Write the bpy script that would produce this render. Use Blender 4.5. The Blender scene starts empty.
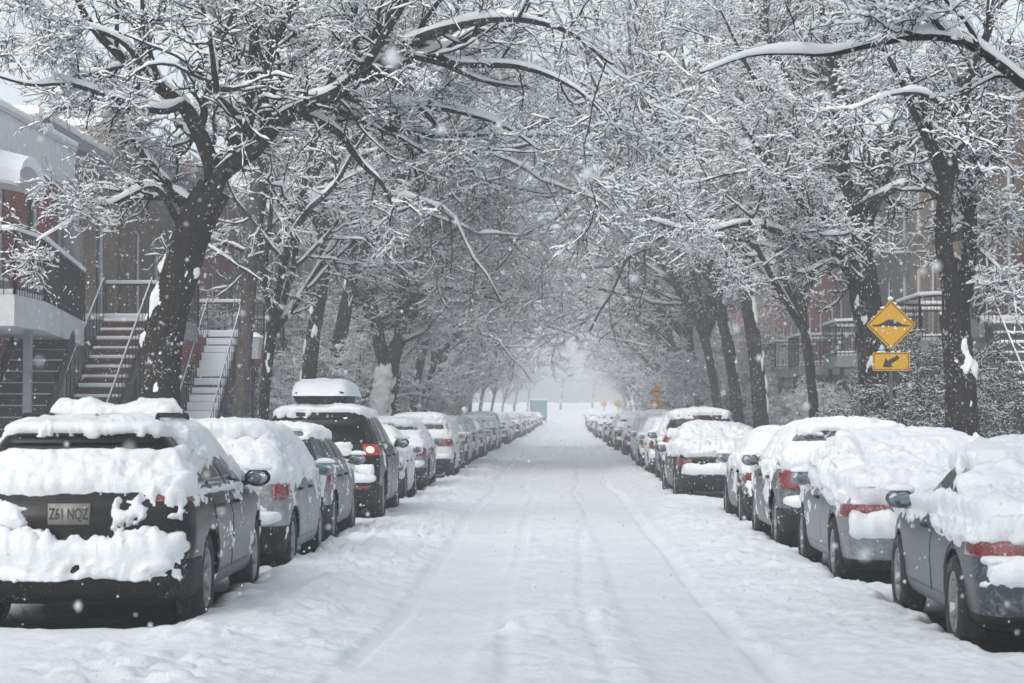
import bpy, math, random
import numpy as np
from mathutils import Matrix, Vector

# ------------------------------------------------------------------ basics
scene = bpy.context.scene
COL = scene.collection
F_PX = 2150.0
VX, VY = 558.0, 415.0
CAM_Z = 1.6
YAW = math.atan((VX - 512) / F_PX)
PITCH = math.atan((VY - 341.5) / F_PX)
ROT = Matrix.Rotation(YAW, 3, 'Z') @ Matrix.Rotation(math.pi / 2 + PITCH, 3, 'X')


def at(px, py, Y):
    """place in the world seen at a spot of the photograph, Y metres down the street"""
    d = ROT @ Vector(((px - 512) / F_PX, (341.5 - py) / F_PX, -1.0))
    k = Y / d.y
    return np.array([d.x * k, Y, CAM_Z + d.z * k])


def sstep(a, b, x):
    t = np.clip((x - a) / (b - a), 0, 1)
    return t * t * (3 - 2 * t)


def _hash(i, j, k, seed):
    with np.errstate(over='ignore'):
        h = (i.astype(np.uint32) * np.uint32(374761393) + j.astype(np.uint32) * np.uint32(668265263)
             + k.astype(np.uint32) * np.uint32(2147483647) + np.uint32(seed * 974634 + 77))
        h = (h ^ (h >> np.uint32(13))) * np.uint32(1274126177)
        h = h ^ (h >> np.uint32(16))
    return h.astype(np.float64) / 4294967295.0


def vnoise(p, seed=0):
    p = np.asarray(p, float)
    i = np.floor(p).astype(np.int64)
    f = p - i
    f = f * f * (3 - 2 * f)
    out = 0
    for a in (0, 1):
        for b in (0, 1):
            for c in (0, 1):
                w = ((f[..., 0] if a else 1 - f[..., 0]) * (f[..., 1] if b else 1 - f[..., 1])
                     * (f[..., 2] if c else 1 - f[..., 2]))
                out = out + w * _hash(i[..., 0] + a, i[..., 1] + b, i[..., 2] + c, seed)
    return out


def fbm(p, octv=3, seed=0):
    p = np.asarray(p, float)
    s, amp, tot = 0, 1.0, 0
    for o in range(octv):
        s = s + amp * vnoise(p * (2.03 ** o) + 13.7 * o, seed + o)
        tot += amp
        amp *= 0.5
    return s / tot


def mesh_np(name, V, F, smooth=True):
    """mesh data from arrays; F is (n,4) or (n,3)"""
    V = np.ascontiguousarray(V, np.float32).reshape(-1, 3)
    F = np.ascontiguousarray(F, np.int32)
    me = bpy.data.meshes.new(name)
    n, k = F.shape
    me.vertices.add(len(V))
    me.vertices.foreach_set('co', V.ravel())
    me.loops.add(n * k)
    me.loops.foreach_set('vertex_index', F.ravel())
    me.polygons.add(n)
    me.polygons.foreach_set('loop_start', np.arange(0, n * k, k, dtype=np.int32))
    me.polygons.foreach_set('loop_total', np.full(n, k, np.int32))
    if smooth:
        me.polygons.foreach_set('use_smooth', np.ones(n, bool))
    me.update(calc_edges=True)
    me.validate()
    return me


def link(name, me, mat=None, parent=None, loc=None):
    o = bpy.data.objects.new(name, me)
    COL.objects.link(o)
    if mat is not None and me is not None:
        if not me.materials:
            me.materials.append(mat)
    if parent is not None:
        o.parent = parent
    if loc is not None:
        o.location = loc
    return o


def tag(o, label=None, cat=None, group=None, kind=None):
    if label:
        o['label'] = label
    if cat:
        o['category'] = cat
    if group:
        o['group'] = group
    if kind:
        o['kind'] = kind
    return o


def empty(name, loc=(0, 0, 0), rz=0.0):
    o = bpy.data.objects.new(name, None)
    o.empty_display_size = 0.3
    o.location = loc
    o.rotation_euler = (0, 0, rz)
    COL.objects.link(o)
    return o


class MB:
    """collects boxes, bars and plates into one mesh"""
    def __init__(s):
        s.v, s.f = [], []

    def quad(s, a, b, c, d):
        n = len(s.v)
        s.v += [tuple(a), tuple(b), tuple(c), tuple(d)]
        s.f.append((n, n + 1, n + 2, n + 3))

    def hexa(s, p):
        n = len(s.v)
        s.v += [tuple(q) for q in p]
        for q in ((0, 3, 2, 1), (4, 5, 6, 7), (0, 1, 5, 4), (1, 2, 6, 5), (2, 3, 7, 6), (3, 0, 4, 7)):
            s.f.append(tuple(n + i for i in q))
        return s

    def box(s, x0, x1, y0, y1, z0, z1):
        x0, x1 = min(x0, x1), max(x0, x1)
        y0, y1 = min(y0, y1), max(y0, y1)
        return s.hexa([(x0, y0, z0), (x1, y0, z0), (x1, y1, z0), (x0, y1, z0),
                       (x0, y0, z1), (x1, y0, z1), (x1, y1, z1), (x0, y1, z1)])

    def bar(s, p, q, r, k=6, r2=None):
        p, q = Vector(p), Vector(q)
        d = (q - p).normalized()
        a = d.orthogonal().normalized()
        b = d.cross(a)
        r2 = r if r2 is None else r2
        n = len(s.v)
        for c, rr in ((p, r), (q, r2)):
            for i in range(k):
                t = 2 * math.pi * i / k
                s.v.append(tuple(c + a * (rr * math.cos(t)) + b * (rr * math.sin(t))))
        for i in range(k):
            j = (i + 1) % k
            s.f.append((n + i, n + j, n + k + j, n + k + i))
        s.f.append(tuple(n + i for i in reversed(range(k))))
        s.f.append(tuple(n + k + i for i in range(k)))
        return s

    def prism(s, poly, z0, z1):
        n, k = len(s.v), len(poly)
        area = sum(poly[i][0] * poly[(i + 1) % k][1] - poly[(i + 1) % k][0] * poly[i][1] for i in range(k))
        if area < 0:
            poly = poly[::-1]
        s.v += [(x, y, z0) for x, y in poly] + [(x, y, z1) for x, y in poly]
        for i in range(k):
            j = (i + 1) % k
            s.f.append((n + i, n + j, n + k + j, n + k + i))
        s.f.append(tuple(n + i for i in reversed(range(k))))
        s.f.append(tuple(n + k + i for i in range(k)))
        return s

    def build(s, name, mat, parent=None, bevel=0.0, smooth=False, seg=2):
        me = bpy.data.meshes.new(name)
        off = Vector((0, 0, 0))
        if parent is not None:
            off = Vector(parent.location)
            if parent.parent is not None:
                off = off + Vector(parent.parent.location)
        me.from_pydata([tuple(Vector(v) - off) for v in s.v], [], s.f)
        me.update()
        if smooth:
            me.polygons.foreach_set('use_smooth', np.ones(len(me.polygons), bool))
        o = link(name, me, mat, parent)
        if bevel:
            m = o.modifiers.new('bevel', 'BEVEL')
            m.width = bevel
            m.segments = seg
            m.limit_method = 'ANGLE'
        return o


def copy_tree(o, parent=None):
    c = o.copy()
    COL.objects.link(c)
    if parent is not None:
        c.parent = parent
    for ch in list(o.children):
        copy_tree(ch, c)
    return c


# ------------------------------------------------------------------ materials
def new_mat(name):
    m = bpy.data.materials.new(name)
    m.use_nodes = True
    nt = m.node_tree
    return m, nt, nt.nodes, nt.links, nt.nodes['Principled BSDF']


def N(nodes, t, **kw):
    n = nodes.new(t)
    for k, v in kw.items():
        setattr(n, k, v)
    return n


def tex_noise(nodes, links, vec, scale, detail=4.0, rough=0.55):
    n = nodes.new('ShaderNodeTexNoise')
    n.inputs['Scale'].default_value = scale
    n.inputs['Detail'].default_value = detail
    n.inputs['Roughness'].default_value = rough
    if vec is not None:
        links.new(vec, n.inputs['Vector'])
    return n.outputs['Fac']


def ramp(nodes, links, fac, stops):
    r = nodes.new('ShaderNodeValToRGB')
    while len(r.color_ramp.elements) < len(stops):
        r.color_ramp.elements.new(0.5)
    for e, (p, c) in zip(r.color_ramp.elements, stops):
        e.position = p
        e.color = (c[0], c[1], c[2], 1) if isinstance(c, (tuple, list)) else (c, c, c, 1)
    links.new(fac, r.inputs['Fac'])
    return r.outputs['Color']


def mixc(nodes, links, fac, a, b):
    m = nodes.new('ShaderNodeMix')
    m.data_type = 'RGBA'
    if isinstance(fac, (int, float)):
        m.inputs[0].default_value = fac
    else:
        links.new(fac, m.inputs[0])
    for s, i in ((a, 6), (b, 7)):
        if isinstance(s, (tuple, list)):
            m.inputs[i].default_value = (s[0], s[1], s[2], 1)
        else:
            links.new(s, m.inputs[i])
    return m.outputs[2]


def mathn(nodes, links, op, a, b=None):
    m = nodes.new('ShaderNodeMath')
    m.operation = op
    for i, s in enumerate((a, b)):
        if s is None:
            continue
        if isinstance(s, (int, float)):
            m.inputs[i].default_value = s
        else:
            links.new(s, m.inputs[i])
    return m.outputs[0]


def bump(nodes, links, bsdf, h, strength, dist):
    b = nodes.new('ShaderNodeBump')
    b.inputs['Strength'].default_value = strength
    b.inputs['Distance'].default_value = dist
    links.new(h, b.inputs['Height'])
    links.new(b.outputs['Normal'], bsdf.inputs['Normal'])


def ocoord(nodes, kind='Object'):
    return nodes.new('ShaderNodeTexCoord').outputs[kind]


def mat_snow(name, base=(0.80, 0.835, 0.865), scale=30, strength=0.5, dist=0.02, grime=0.0):
    m, nt, n, l, b = new_mat(name)
    v = ocoord(n)
    f1 = tex_noise(n, l, v, scale, 5, 0.65)
    if grime:
        f2 = tex_noise(n, l, v, 1.3, 5, 0.6)
        c = ramp(n, l, f2, [(0.35, [x * (1 - grime) for x in base]), (0.62, base)])
        l.new(c, b.inputs['Base Color'])
    else:
        b.inputs['Base Color'].default_value = (*base, 1)
    b.inputs['Roughness'].default_value = 0.8
    b.inputs['Specular IOR Level'].default_value = 0.25
    bump(n, l, b, f1, strength, dist)
    return m


def mat_plain(name, col, rough=0.5, metal=0.0, spec=0.5, var=0.0, scale=8, coat=0.0):
    m, nt, n, l, b = new_mat(name)
    b.inputs['Base Color'].default_value = (*col, 1)
    b.inputs['Roughness'].default_value = rough
    b.inputs['Metallic'].default_value = metal
    b.inputs['Specular IOR Level'].default_value = spec
    b.inputs['Coat Weight'].default_value = coat
    if var:
        f = tex_noise(n, l, ocoord(n), scale, 5)
        c = ramp(n, l, f, [(0.3, [x * (1 - var) for x in col]), (0.7, [min(1, x * (1 + var)) for x in col])])
        l.new(c, b.inputs['Base Color'])
    return m


FROST = (0.60, 0.64, 0.67)


def mat_frosted(name, col, rough, metal=0.0, lo=0.48, hi=0.66, scale=3.2, coat=0.0, spec=0.5, stretch=(1, 1, 1), frost=FROST, fine=0.45):
    """a clean surface with blown snow frozen onto it in patches"""
    m, nt, n, l, b = new_mat(name)
    tc = ocoord(n)
    mp = n.new('ShaderNodeMapping')
    mp.inputs['Scale'].default_value = stretch
    l.new(tc, mp.inputs['Vector'])
    a = tex_noise(n, l, mp.outputs[0], scale, 6, 0.62)
    f = tex_noise(n, l, tc, scale * 11, 4, 0.6)
    s = mathn(n, l, 'ADD', mathn(n, l, 'MULTIPLY', a, 1 - fine), mathn(n, l, 'MULTIPLY', f, fine))
    k = ramp(n, l, s, [(lo, 0.0), (hi, 1.0)])
    kf = mathn(n, l, 'MULTIPLY', k, 0.8)
    l.new(mixc(n, l, kf, col, frost), b.inputs['Base Color'])
    rr = n.new('ShaderNodeMapRange')
    l.new(k, rr.inputs[0])
    rr.inputs[3].default_value = rough
    rr.inputs[4].default_value = 0.85
    l.new(rr.outputs[0], b.inputs['Roughness'])
    mt = n.new('ShaderNodeMapRange')
    l.new(k, mt.inputs[0])
    mt.inputs[3].default_value = metal
    mt.inputs[4].default_value = 0.0
    l.new(mt.outputs[0], b.inputs['Metallic'])
    b.inputs['Coat Weight'].default_value = coat
    b.inputs['Specular IOR Level'].default_value = spec
    bump(n, l, b, k, 0.5, 0.006)
    return m


def mat_bark(name, dark=(0.007, 0.006, 0.0055), light=(0.028, 0.0245, 0.022), speck=0.555, scale=9):
    m, nt, n, l, b = new_mat(name)
    tc = ocoord(n)
    mp = n.new('ShaderNodeMapping')
    mp.inputs['Scale'].default_value = (1, 1, 0.28)
    l.new(tc, mp.inputs['Vector'])
    a = tex_noise(n, l, mp.outputs[0], scale * 1.6, 6, 0.65)
    c = ramp(n, l, a, [(0.34, dark), (0.66, light)])
    f = tex_noise(n, l, tc, scale, 5, 0.72)
    g = tex_noise(n, l, tc, scale * 0.13, 2, 0.5)
    s = mathn(n, l, 'ADD', mathn(n, l, 'MULTIPLY', f, 0.72), mathn(n, l, 'MULTIPLY', g, 0.28))
    k = ramp(n, l, s, [(speck, 0.0), (speck + 0.05, 1.0)])
    l.new(mixc(n, l, k, c, (0.70, 0.735, 0.765)), b.inputs['Base Color'])
    b.inputs['Roughness'].default_value = 0.9
    b.inputs['Specular IOR Level'].default_value = 0.2
    bump(n, l, b, mathn(n, l, 'ADD', a, mathn(n, l, 'MULTIPLY', k, 0.8)), 0.9, 0.03)
    return m


def mat_brick(name, c1, c2, mortar, axis='YZ', snow=0.0):
    m, nt, n, l, b = new_mat(name)
    tc = ocoord(n)
    sp = n.new('ShaderNodeSeparateXYZ')
    l.new(tc, sp.inputs[0])
    cb = n.new('ShaderNodeCombineXYZ')
    l.new(mathn(n, l, 'ADD', sp.outputs[0], sp.outputs[1]), cb.inputs[0])
    l.new(sp.outputs[2], cb.inputs[1])
    br = n.new('ShaderNodeTexBrick')
    br.inputs['Scale'].default_value = 1.0
    br.inputs['Brick Width'].default_value = 0.22
    br.inputs['Row Height'].default_value = 0.075
    br.inputs['Mortar Size'].default_value = 0.008
    br.inputs['Color1'].default_value = (*c1, 1)
    br.inputs['Color2'].default_value = (*c2, 1)
    br.inputs['Mortar'].default_value = (*mortar, 1)
    l.new(cb.outputs[0], br.inputs['Vector'])
    f = tex_noise(n, l, tc, 0.9, 5, 0.65)
    k = ramp(n, l, f, [(0.3, 0.65), (0.7, 1.15)])
    mx = n.new('ShaderNodeMix')
    mx.data_type = 'RGBA'
    mx.blend_type = 'MULTIPLY'
    mx.inputs[0].default_value = 1.0
    l.new(br.outputs['Color'], mx.inputs[6])
    l.new(k, mx.inputs[7])
    l.new(mx.outputs[2], b.inputs['Base Color'])
    b.inputs['Roughness'].default_value = 0.9
    bump(n, l, b, br.outputs['Fac'], -0.4, 0.01)
    return m


def mat_emit(name, col, strength, base=(0.4, 0.02, 0.02)):
    m, nt, n, l, b = new_mat(name)
    b.inputs['Base Color'].default_value = (*base, 1)
    b.inputs['Emission Color'].default_value = (*col, 1)
    b.inputs['Emission Strength'].default_value = strength
    b.inputs['Roughness'].default_value = 0.2
    return m


M = {}
M['snow'] = mat_snow('snow', scale=22, strength=0.55, dist=0.03)
M['snow_car'] = mat_snow('snow_on_cars', scale=38, strength=0.55, dist=0.025)
def mat_snow_thin(name, col=(0.88, 0.91, 0.93), trans=0.25):
    """fluffy snow thin enough for daylight to soak through"""
    m = bpy.data.materials.new(name)
    m.use_nodes = True
    n, l = m.node_tree.nodes, m.node_tree.links
    n.clear()
    out = n.new('ShaderNodeOutputMaterial')
    d = n.new('ShaderNodeBsdfDiffuse')
    t = n.new('ShaderNodeBsdfTranslucent')
    mx = n.new('ShaderNodeMixShader')
    f = tex_noise(n, l, ocoord(n), 14, 4)
    c = ramp(n, l, f, [(0.3, [x * 0.95 for x in col]), (0.7, col)])
    l.new(c, d.inputs['Color'])
    l.new(c, t.inputs['Color'])
    b = n.new('ShaderNodeBump')
    b.inputs['Strength'].default_value = 0.25
    b.inputs['Distance'].default_value = 0.02
    l.new(f, b.inputs['Height'])
    l.new(b.outputs[0], d.inputs['Normal'])
    mx.inputs[0].default_value = trans
    l.new(d.outputs[0], mx.inputs[1])
    l.new(t.outputs[0], mx.inputs[2])
    l.new(mx.outputs[0], out.inputs['Surface'])
    return m


M['snow_tree'] = mat_snow_thin('snow_on_branches')
M['snow_road'] = mat_snow('snow_on_the_road', base=(0.80, 0.83, 0.855), scale=11, strength=0.55, dist=0.035, grime=0.07)
def road_bare_shade():
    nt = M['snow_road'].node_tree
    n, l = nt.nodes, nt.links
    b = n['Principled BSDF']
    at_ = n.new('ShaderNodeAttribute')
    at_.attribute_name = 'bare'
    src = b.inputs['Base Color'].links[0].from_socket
    l.new(mixc(n, l, at_.outputs['Fac'], src, (0.018, 0.019, 0.021)), b.inputs['Base Color'])  # bare asphalt under the cars, its near-black colour also painting their shade


road_bare_shade()
M['bark'] = mat_bark('bark', speck=0.575, scale=17)
M['bark_fine'] = mat_bark('bark_fine', speck=0.72)
M['bark_pale'] = mat_bark('weathered_pole_wood', (0.05, 0.047, 0.043), (0.13, 0.12, 0.11), 0.64, 12)
M['evergreen'] = mat_plain('dark_evergreen_leaf', (0.016, 0.026, 0.018), 0.7, var=0.4, scale=4)
M['twig'] = mat_plain('twig_bark', (0.018, 0.016, 0.015), 0.9, spec=0.2)
M['glass'] = mat_frosted('car_glass', (0.012, 0.014, 0.016), 0.09, 0, 0.55, 0.68, 3.0, spec=0.6, fine=0.5)
M['glass_clean'] = mat_frosted('car_glass_wiped', (0.006, 0.007, 0.008), 0.12, 0, 0.62, 0.72, 4.0, spec=0.22, fine=0.6)
M['plastic'] = mat_frosted('black_plastic', (0.008, 0.0085, 0.009), 0.6, 0, 0.575, 0.66, 5.0, fine=0.6, spec=0.25)
M['under'] = mat_plain('underbody', (0.012, 0.012, 0.013), 0.9, var=0.3)
M['tyre'] = mat_frosted('tyre_rubber', (0.018, 0.018, 0.019), 0.85, 0, 0.56, 0.66, 7.0, fine=0.5)
M['rim'] = mat_frosted('wheel_alloy', (0.30, 0.31, 0.32), 0.35, 0.8, 0.55, 0.66, 9.0)
M['rim_dark'] = mat_frosted('wheel_steel_dark', (0.03, 0.03, 0.032), 0.5, 0.3, 0.55, 0.64, 8.0)
M['red'] = mat_frosted('red_lamp_lens', (0.17, 0.006, 0.012), 0.15, 0, 0.535, 0.66, 6.0, coat=0.5, fine=0.6)
M['clear'] = mat_frosted('clear_lamp_lens', (0.42, 0.44, 0.46), 0.15, 0.2, 0.58, 0.68, 6.0)
M['lit'] = mat_emit('lit_brake_lamp', (1.0, 0.05, 0.03), 0.10, (0.25, 0.01, 0.01))
M['lit_core'] = mat_emit('lit_bulb', (1.0, 0.55, 0.30), 3.5, (0.8, 0.5, 0.3))
M['mirror'] = mat_plain('mirror_glass', (0.30, 0.35, 0.39), 0.08, 1.0)
M['plate'] = mat_plain('plate_enamel', (0.26, 0.25, 0.225), 0.5, var=0.2, scale=20)
M['plate_text'] = mat_plain('plate_lettering', (0.03, 0.035, 0.05), 0.5)
PAINT = {
    'black': ((0.006, 0.0065, 0.007), 0.3, 0.0, 0.665, 0.72),
    'charcoal': ((0.030, 0.034, 0.038), 0.3, 0.3, 0.53, 0.66),
    'slate': ((0.06, 0.070, 0.080), 0.33, 0.4, 0.58, 0.72),
    'silver': ((0.19, 0.205, 0.215), 0.35, 0.5, 0.53, 0.68),
    'grey': ((0.075, 0.083, 0.09), 0.32, 0.4, 0.50, 0.66),
    'white': ((0.66, 0.68, 0.69), 0.35, 0.0, 0.50, 0.70),
    'maroon': ((0.05, 0.012, 0.014), 0.3, 0.2, 0.55, 0.68),
    'navy': ((0.014, 0.022, 0.045), 0.3, 0.2, 0.52, 0.66),
    'teal': ((0.07, 0.20, 0.24), 0.45, 0.0, 0.58, 0.72),
}
for k_, (c_, r_, m_, lo_, hi_) in PAINT.items():
    M['paint_' + k_] = mat_frosted(k_ + '_paint', c_, r_, m_, lo_ - 0.085, hi_ + 0.05, 2.6, coat=0.06, spec=0.28, stretch=(1, 1, 0.6), fine=0.4)

# ------------------------------------------------------------------ ground
def grade(Y):
    Y = np.asarray(Y, float)
    a = np.clip(Y - 150, 0, 270)
    return a * a * 3.2e-5 + np.clip(Y - 420, 0, None) * 0.01728


def bend(Y):
    Y = np.asarray(Y, float)
    a = np.clip(Y - 90, 0, 400)
    return a * a * 2.6e-5


FOOT = []          # (x centre, rear y, length) of every parked car, filled as they are placed


def bare_shade_mask(X, Y):
    """snow-free road under parked cars, coloured near black to deepen the shade there"""
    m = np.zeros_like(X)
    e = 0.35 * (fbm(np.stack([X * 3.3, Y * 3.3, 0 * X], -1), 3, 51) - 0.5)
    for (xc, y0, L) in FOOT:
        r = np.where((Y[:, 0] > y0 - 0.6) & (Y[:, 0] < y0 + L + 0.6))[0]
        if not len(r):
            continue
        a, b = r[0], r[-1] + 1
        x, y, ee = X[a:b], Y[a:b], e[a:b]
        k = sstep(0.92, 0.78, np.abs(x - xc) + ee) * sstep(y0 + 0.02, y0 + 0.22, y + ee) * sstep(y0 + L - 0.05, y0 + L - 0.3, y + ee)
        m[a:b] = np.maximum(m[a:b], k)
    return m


def road_height(X, Y, fine=True):
    P = np.stack([X, Y, np.zeros_like(X)], -1)
    z = grade(Y) + 0.0
    xc = X - bend(Y)
    z = z + 0.05 * (fbm(P * [0.9, 0.35, 1], 3, 3) - 0.5)
    # packed wheel tracks, wandering a little
    w = 0.22 * (fbm(np.stack([Y * 0.09, Y * 0, Y * 0], -1), 2, 8) - 0.5) * 2
    w2 = 0.24 * (fbm(np.stack([Y * 0.08 + 40, Y * 0, Y * 0], -1), 2, 9) - 0.5) * 2
    chunk = fbm(P * [5.0, 4.0, 1], 4, 11)
    big = fbm(P * [1.6, 1.1, 1], 3, 12)
    tracks = 0
    for c, hw, dp in ((-1.02 + w, 0.34, 0.026), (0.86 + w2, 0.36, 0.026)):
        tracks = np.maximum(tracks, dp * sstep(hw + 0.10, hw - 0.06, np.abs(xc - c)))
    for c, hw, dp in ((-0.46 + 1.5 * w2, 0.045, 0.020), (0.40 - 1.3 * w, 0.04, 0.018), (1.28 + w2, 0.06, 0.040),
                      (-1.42 + w, 0.06, 0.036)):
        tracks = tracks + dp * sstep(hw + 0.05, hw - 0.03, np.abs(xc - c)) * sstep(0.3, 0.55, big + 0.15)
    intr = sstep(0.0, 0.03, tracks)
    z = z + 0.075 * (chunk - 0.5) * (1 - 0.80 * intr) * sstep(0.2, 0.65, big) + 0.03 * (fbm(P * [14, 11, 1], 3, 41) - 0.5) * (1 - 0.6 * intr) - tracks
    # berms beside the parked rows
    edge = sstep(1.45, 2.25, np.abs(xc)) * sstep(3.6, 2.6, np.abs(xc))
    calm = np.where(xc > 0, 0.45, 1.0) * (0.45 + 0.55 * sstep(13, 24, Y))
    z = z + edge * (0.045 + 0.20 * calm * (chunk - 0.42) * sstep(0.3, 0.65, big + 0.1))
    lump = fbm(P * [9, 8, 1], 3, 21)
    z = z + 0.05 * calm * sstep(0.56, 0.72, lump) * sstep(1.1, 1.8, np.abs(xc)) * sstep(0.4, 0.6, big)
    rowz = sstep(2.5, 3.0, np.abs(xc)) * sstep(5.2, 4.9, np.abs(xc))
    z = z - 0.02 * rowz
    # diagonal slash of snow thrown up by a turning wheel
    t = (xc + 0.42) / 0.86
    yl = 16.0 + 0.95 * t
    on = sstep(-0.03, 0.08, t) * sstep(1.03, 0.92, t)
    z = z + on * (0.065 * np.exp(-((Y - yl) / 0.13) ** 2) * (0.5 + chunk) - 0.03 * np.exp(-((Y - yl - 0.3) / 0.16) ** 2))
    # verge and pavement: deep undisturbed snow beyond the kerb
    kerb = sstep(5.0, 5.25, np.abs(xc))
    z = z + kerb * (0.16 + 0.10 * (big - 0.4))
    return z


def build_ground():
    rows = [7.0]
    while rows[-1] < 300:
        rows.append(rows[-1] + max(0.045, rows[-1] * 0.0034))
    rows += list(np.arange(310, 561, 10))
    rows = np.array(rows)
    xs = np.concatenate([np.arange(-14, -5.6, 0.4), np.arange(-5.6, -3.2, 0.08), np.arange(-3.2, 3.2, 0.03),
                         np.arange(3.2, 5.6, 0.08), np.arange(5.6, 14.01, 0.4)])
    X, Y = np.meshgrid(xs, rows)
    Xw = X + bend(Y)
    bare = bare_shade_mask(Xw, Y)
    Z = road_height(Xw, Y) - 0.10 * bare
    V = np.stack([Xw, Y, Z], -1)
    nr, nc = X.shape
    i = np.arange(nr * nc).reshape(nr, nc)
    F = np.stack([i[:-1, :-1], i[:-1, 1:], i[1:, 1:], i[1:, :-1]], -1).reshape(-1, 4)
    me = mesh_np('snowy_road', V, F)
    me.attributes.new('bare', 'FLOAT', 'POINT').data.foreach_set('value', bare.ravel().astype(np.float32))  # snow-free road and painted shade under each car
    tag(link('snowy_road', me, M['snow_road']),
        'white street of packed snow with wheel tracks between the parked rows', 'road', kind='structure')
    # wide ground under and around it
    ys = np.concatenate([[-50], np.arange(0, 560, 20), [560]]).astype(float)
    xg = np.array([-300, -60, -14, -13.0, 13.0, 14, 60, 300], float)
    X, Y = np.meshgrid(xg, ys)
    Z = grade(Y) - 0.45 + np.where(np.abs(X) > 13.5, 0.55, 0)
    V = np.stack([X, Y, Z], -1)
    nr, nc = X.shape
    i = np.arange(nr * nc).reshape(nr, nc)
    F = np.stack([i[:-1, :-1], i[:-1, 1:], i[1:, 1:], i[1:, :-1]], -1).reshape(-1, 4)
    tag(link('snowy_ground', mesh_np('snowy_ground', V, F), M['snow']),
        'deep white snow lying over the yards behind the kerbs', 'ground', kind='structure')


# ------------------------------------------------------------------ trees
def norm(v):
    return v / np.maximum(np.linalg.norm(v, axis=-1, keepdims=True), 1e-9)


def tubes(P, R, k, zscale=1.0):
    """P (N,S,3), R (N,S): a k sided tube along each polyline"""
    n, S, _ = P.shape
    T = np.empty_like(P)
    T[:, 1:-1] = P[:, 2:] - P[:, :-2]
    T[:, 0] = P[:, 1] - P[:, 0]
    T[:, -1] = P[:, -1] - P[:, -2]
    T = norm(T)
    mt = np.abs(norm(P[:, -1] - P[:, 0]))
    ax = np.argmin(mt, 1)
    ref = np.zeros((n, 1, 3))
    ref[np.arange(n), 0, ax] = 1
    A = norm(np.cross(T, ref))
    B = np.cross(T, A)
    th = np.arange(k) * 2 * math.pi / k
    V = (P[:, :, None] + R[:, :, None, None] * (np.cos(th)[None, None, :, None] * A[:, :, None]
                                                + np.sin(th)[None, None, :, None] * B[:, :, None]))
    i = np.arange(n * S * k).reshape(n, S, k)
    j = np.roll(i, -1, 2)
    F = np.stack([i[:, :-1], j[:, :-1], j[:, 1:], i[:, 1:]], -1).reshape(-1, 4)
    return V.reshape(-1, 3), F


def join(parts):
    V, F, o = [], [], 0
    for v, f in parts:
        V.append(v)
        F.append(f + o)
        o += len(v)
    return np.concatenate(V), np.concatenate(F)


def resample(pts, n):
    pts = np.asarray(pts, float)
    d = np.r_[0, np.cumsum(np.linalg.norm(np.diff(pts[:, :3], axis=0), axis=1))]
    # smooth: Catmull-Rom through the points
    t = np.linspace(0, d[-1], n)
    out = np.empty((n, pts.shape[1]))
    for q, tt in enumerate(t):
        i = min(max(np.searchsorted(d, tt) - 1, 0), len(pts) - 2)
        u = (tt - d[i]) / max(d[i + 1] - d[i], 1e-9)
        p0, p1, p2, p3 = pts[max(i - 1, 0)], pts[i], pts[i + 1], pts[min(i + 2, len(pts) - 1)]
        out[q] = 0.5 * (2 * p1 + (p2 - p0) * u + (2 * p0 - 5 * p1 + 4 * p2 - p3) * u * u + (3 * p1 - p0 - 3 * p2 + p3) * u ** 3)
    return out


def spawn(P, R, cnt, t0, t1, ang, asd, lf, S, wander, grav, rr, rmin, rng, flat=0.7, lmin=0.05, up=0.15, taper=0.5, absl=None):
    n, S1, _ = P.shape
    idx = np.repeat(np.arange(n), cnt)
    m = len(idx)
    t = rng.uniform(t0, t1, m)
    s = t * (S1 - 1)
    i = np.minimum(s.astype(int), S1 - 2)
    u = (s - i)[:, None]
    p = P[idx, i] * (1 - u) + P[idx, i + 1] * u
    tan = norm(P[idx, i + 1] - P[idx, i])
    rad = R[idx, i] * (1 - u[:, 0]) + R[idx, i + 1] * u[:, 0]
    plen = np.linalg.norm(np.diff(P, axis=1), axis=2).sum(1)[idx]
    v = rng.normal(size=(m, 3))
    v[:, 2] = v[:, 2] * flat + up
    v = norm(v - (v * tan).sum(1, keepdims=True) * tan)
    a = np.radians(rng.normal(ang, asd, m))[:, None]
    d = norm(tan * np.cos(a) + v * np.sin(a))
    if absl is not None:
        L = absl * rng.uniform(0.6, 1.3, m)
    else:
        L = np.maximum(plen * lf * (1 - taper * t) * rng.uniform(0.6, 1.25, m), lmin)
    r0 = np.maximum(np.minimum(rad * rr, rad * 0.95), rmin)
    Q = np.empty((m, S + 1, 3))
    Q[:, 0] = p
    for k in range(S):
        d = norm(d + wander * rng.normal(size=(m, 3)) + np.array([0, 0, grav]))
        Q[:, k + 1] = Q[:, k] + d * (L / S)[:, None]
    R2 = r0[:, None] * np.linspace(1, 0.45, S + 1)[None]
    return Q, np.maximum(R2, rmin * 0.6)


def snow_on(P, R, base, fac, k, rng, cap=0.09, gap=0.12, lift=0.55, sub=1):
    """snow lying along the top of each branch: thick where the branch is level, thin where steep"""
    n, S, _ = P.shape
    T = np.gradient(P, axis=1)
    T = norm(T)
    hz = np.sqrt(np.clip(1 - T[..., 2] ** 2, 0, 1))
    lump = rng.uniform(0.45, 1.4, (n, S))
    lump = np.where(rng.random((n, S)) < gap, 0.10, lump)
    if S > 16:
        k_ = np.array([1, 2, 3, 2, 1]) / 9.0
        pad = np.pad(lump, ((0, 0), (2, 2)), mode='edge')
        lump = sum(k_[q] * pad[:, q:q + S] for q in range(5))
    rs = np.minimum(base + fac * R, cap + 0.55 * R) * (0.10 + 0.9 * hz ** 2) * lump
    rs[:, -1] *= 0.55
    rs[:, 0] *= 0.75
    Q = P.copy()
    Q[..., 2] += R * lift + rs * 0.55
    return tubes(Q, rs, k)


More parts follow.
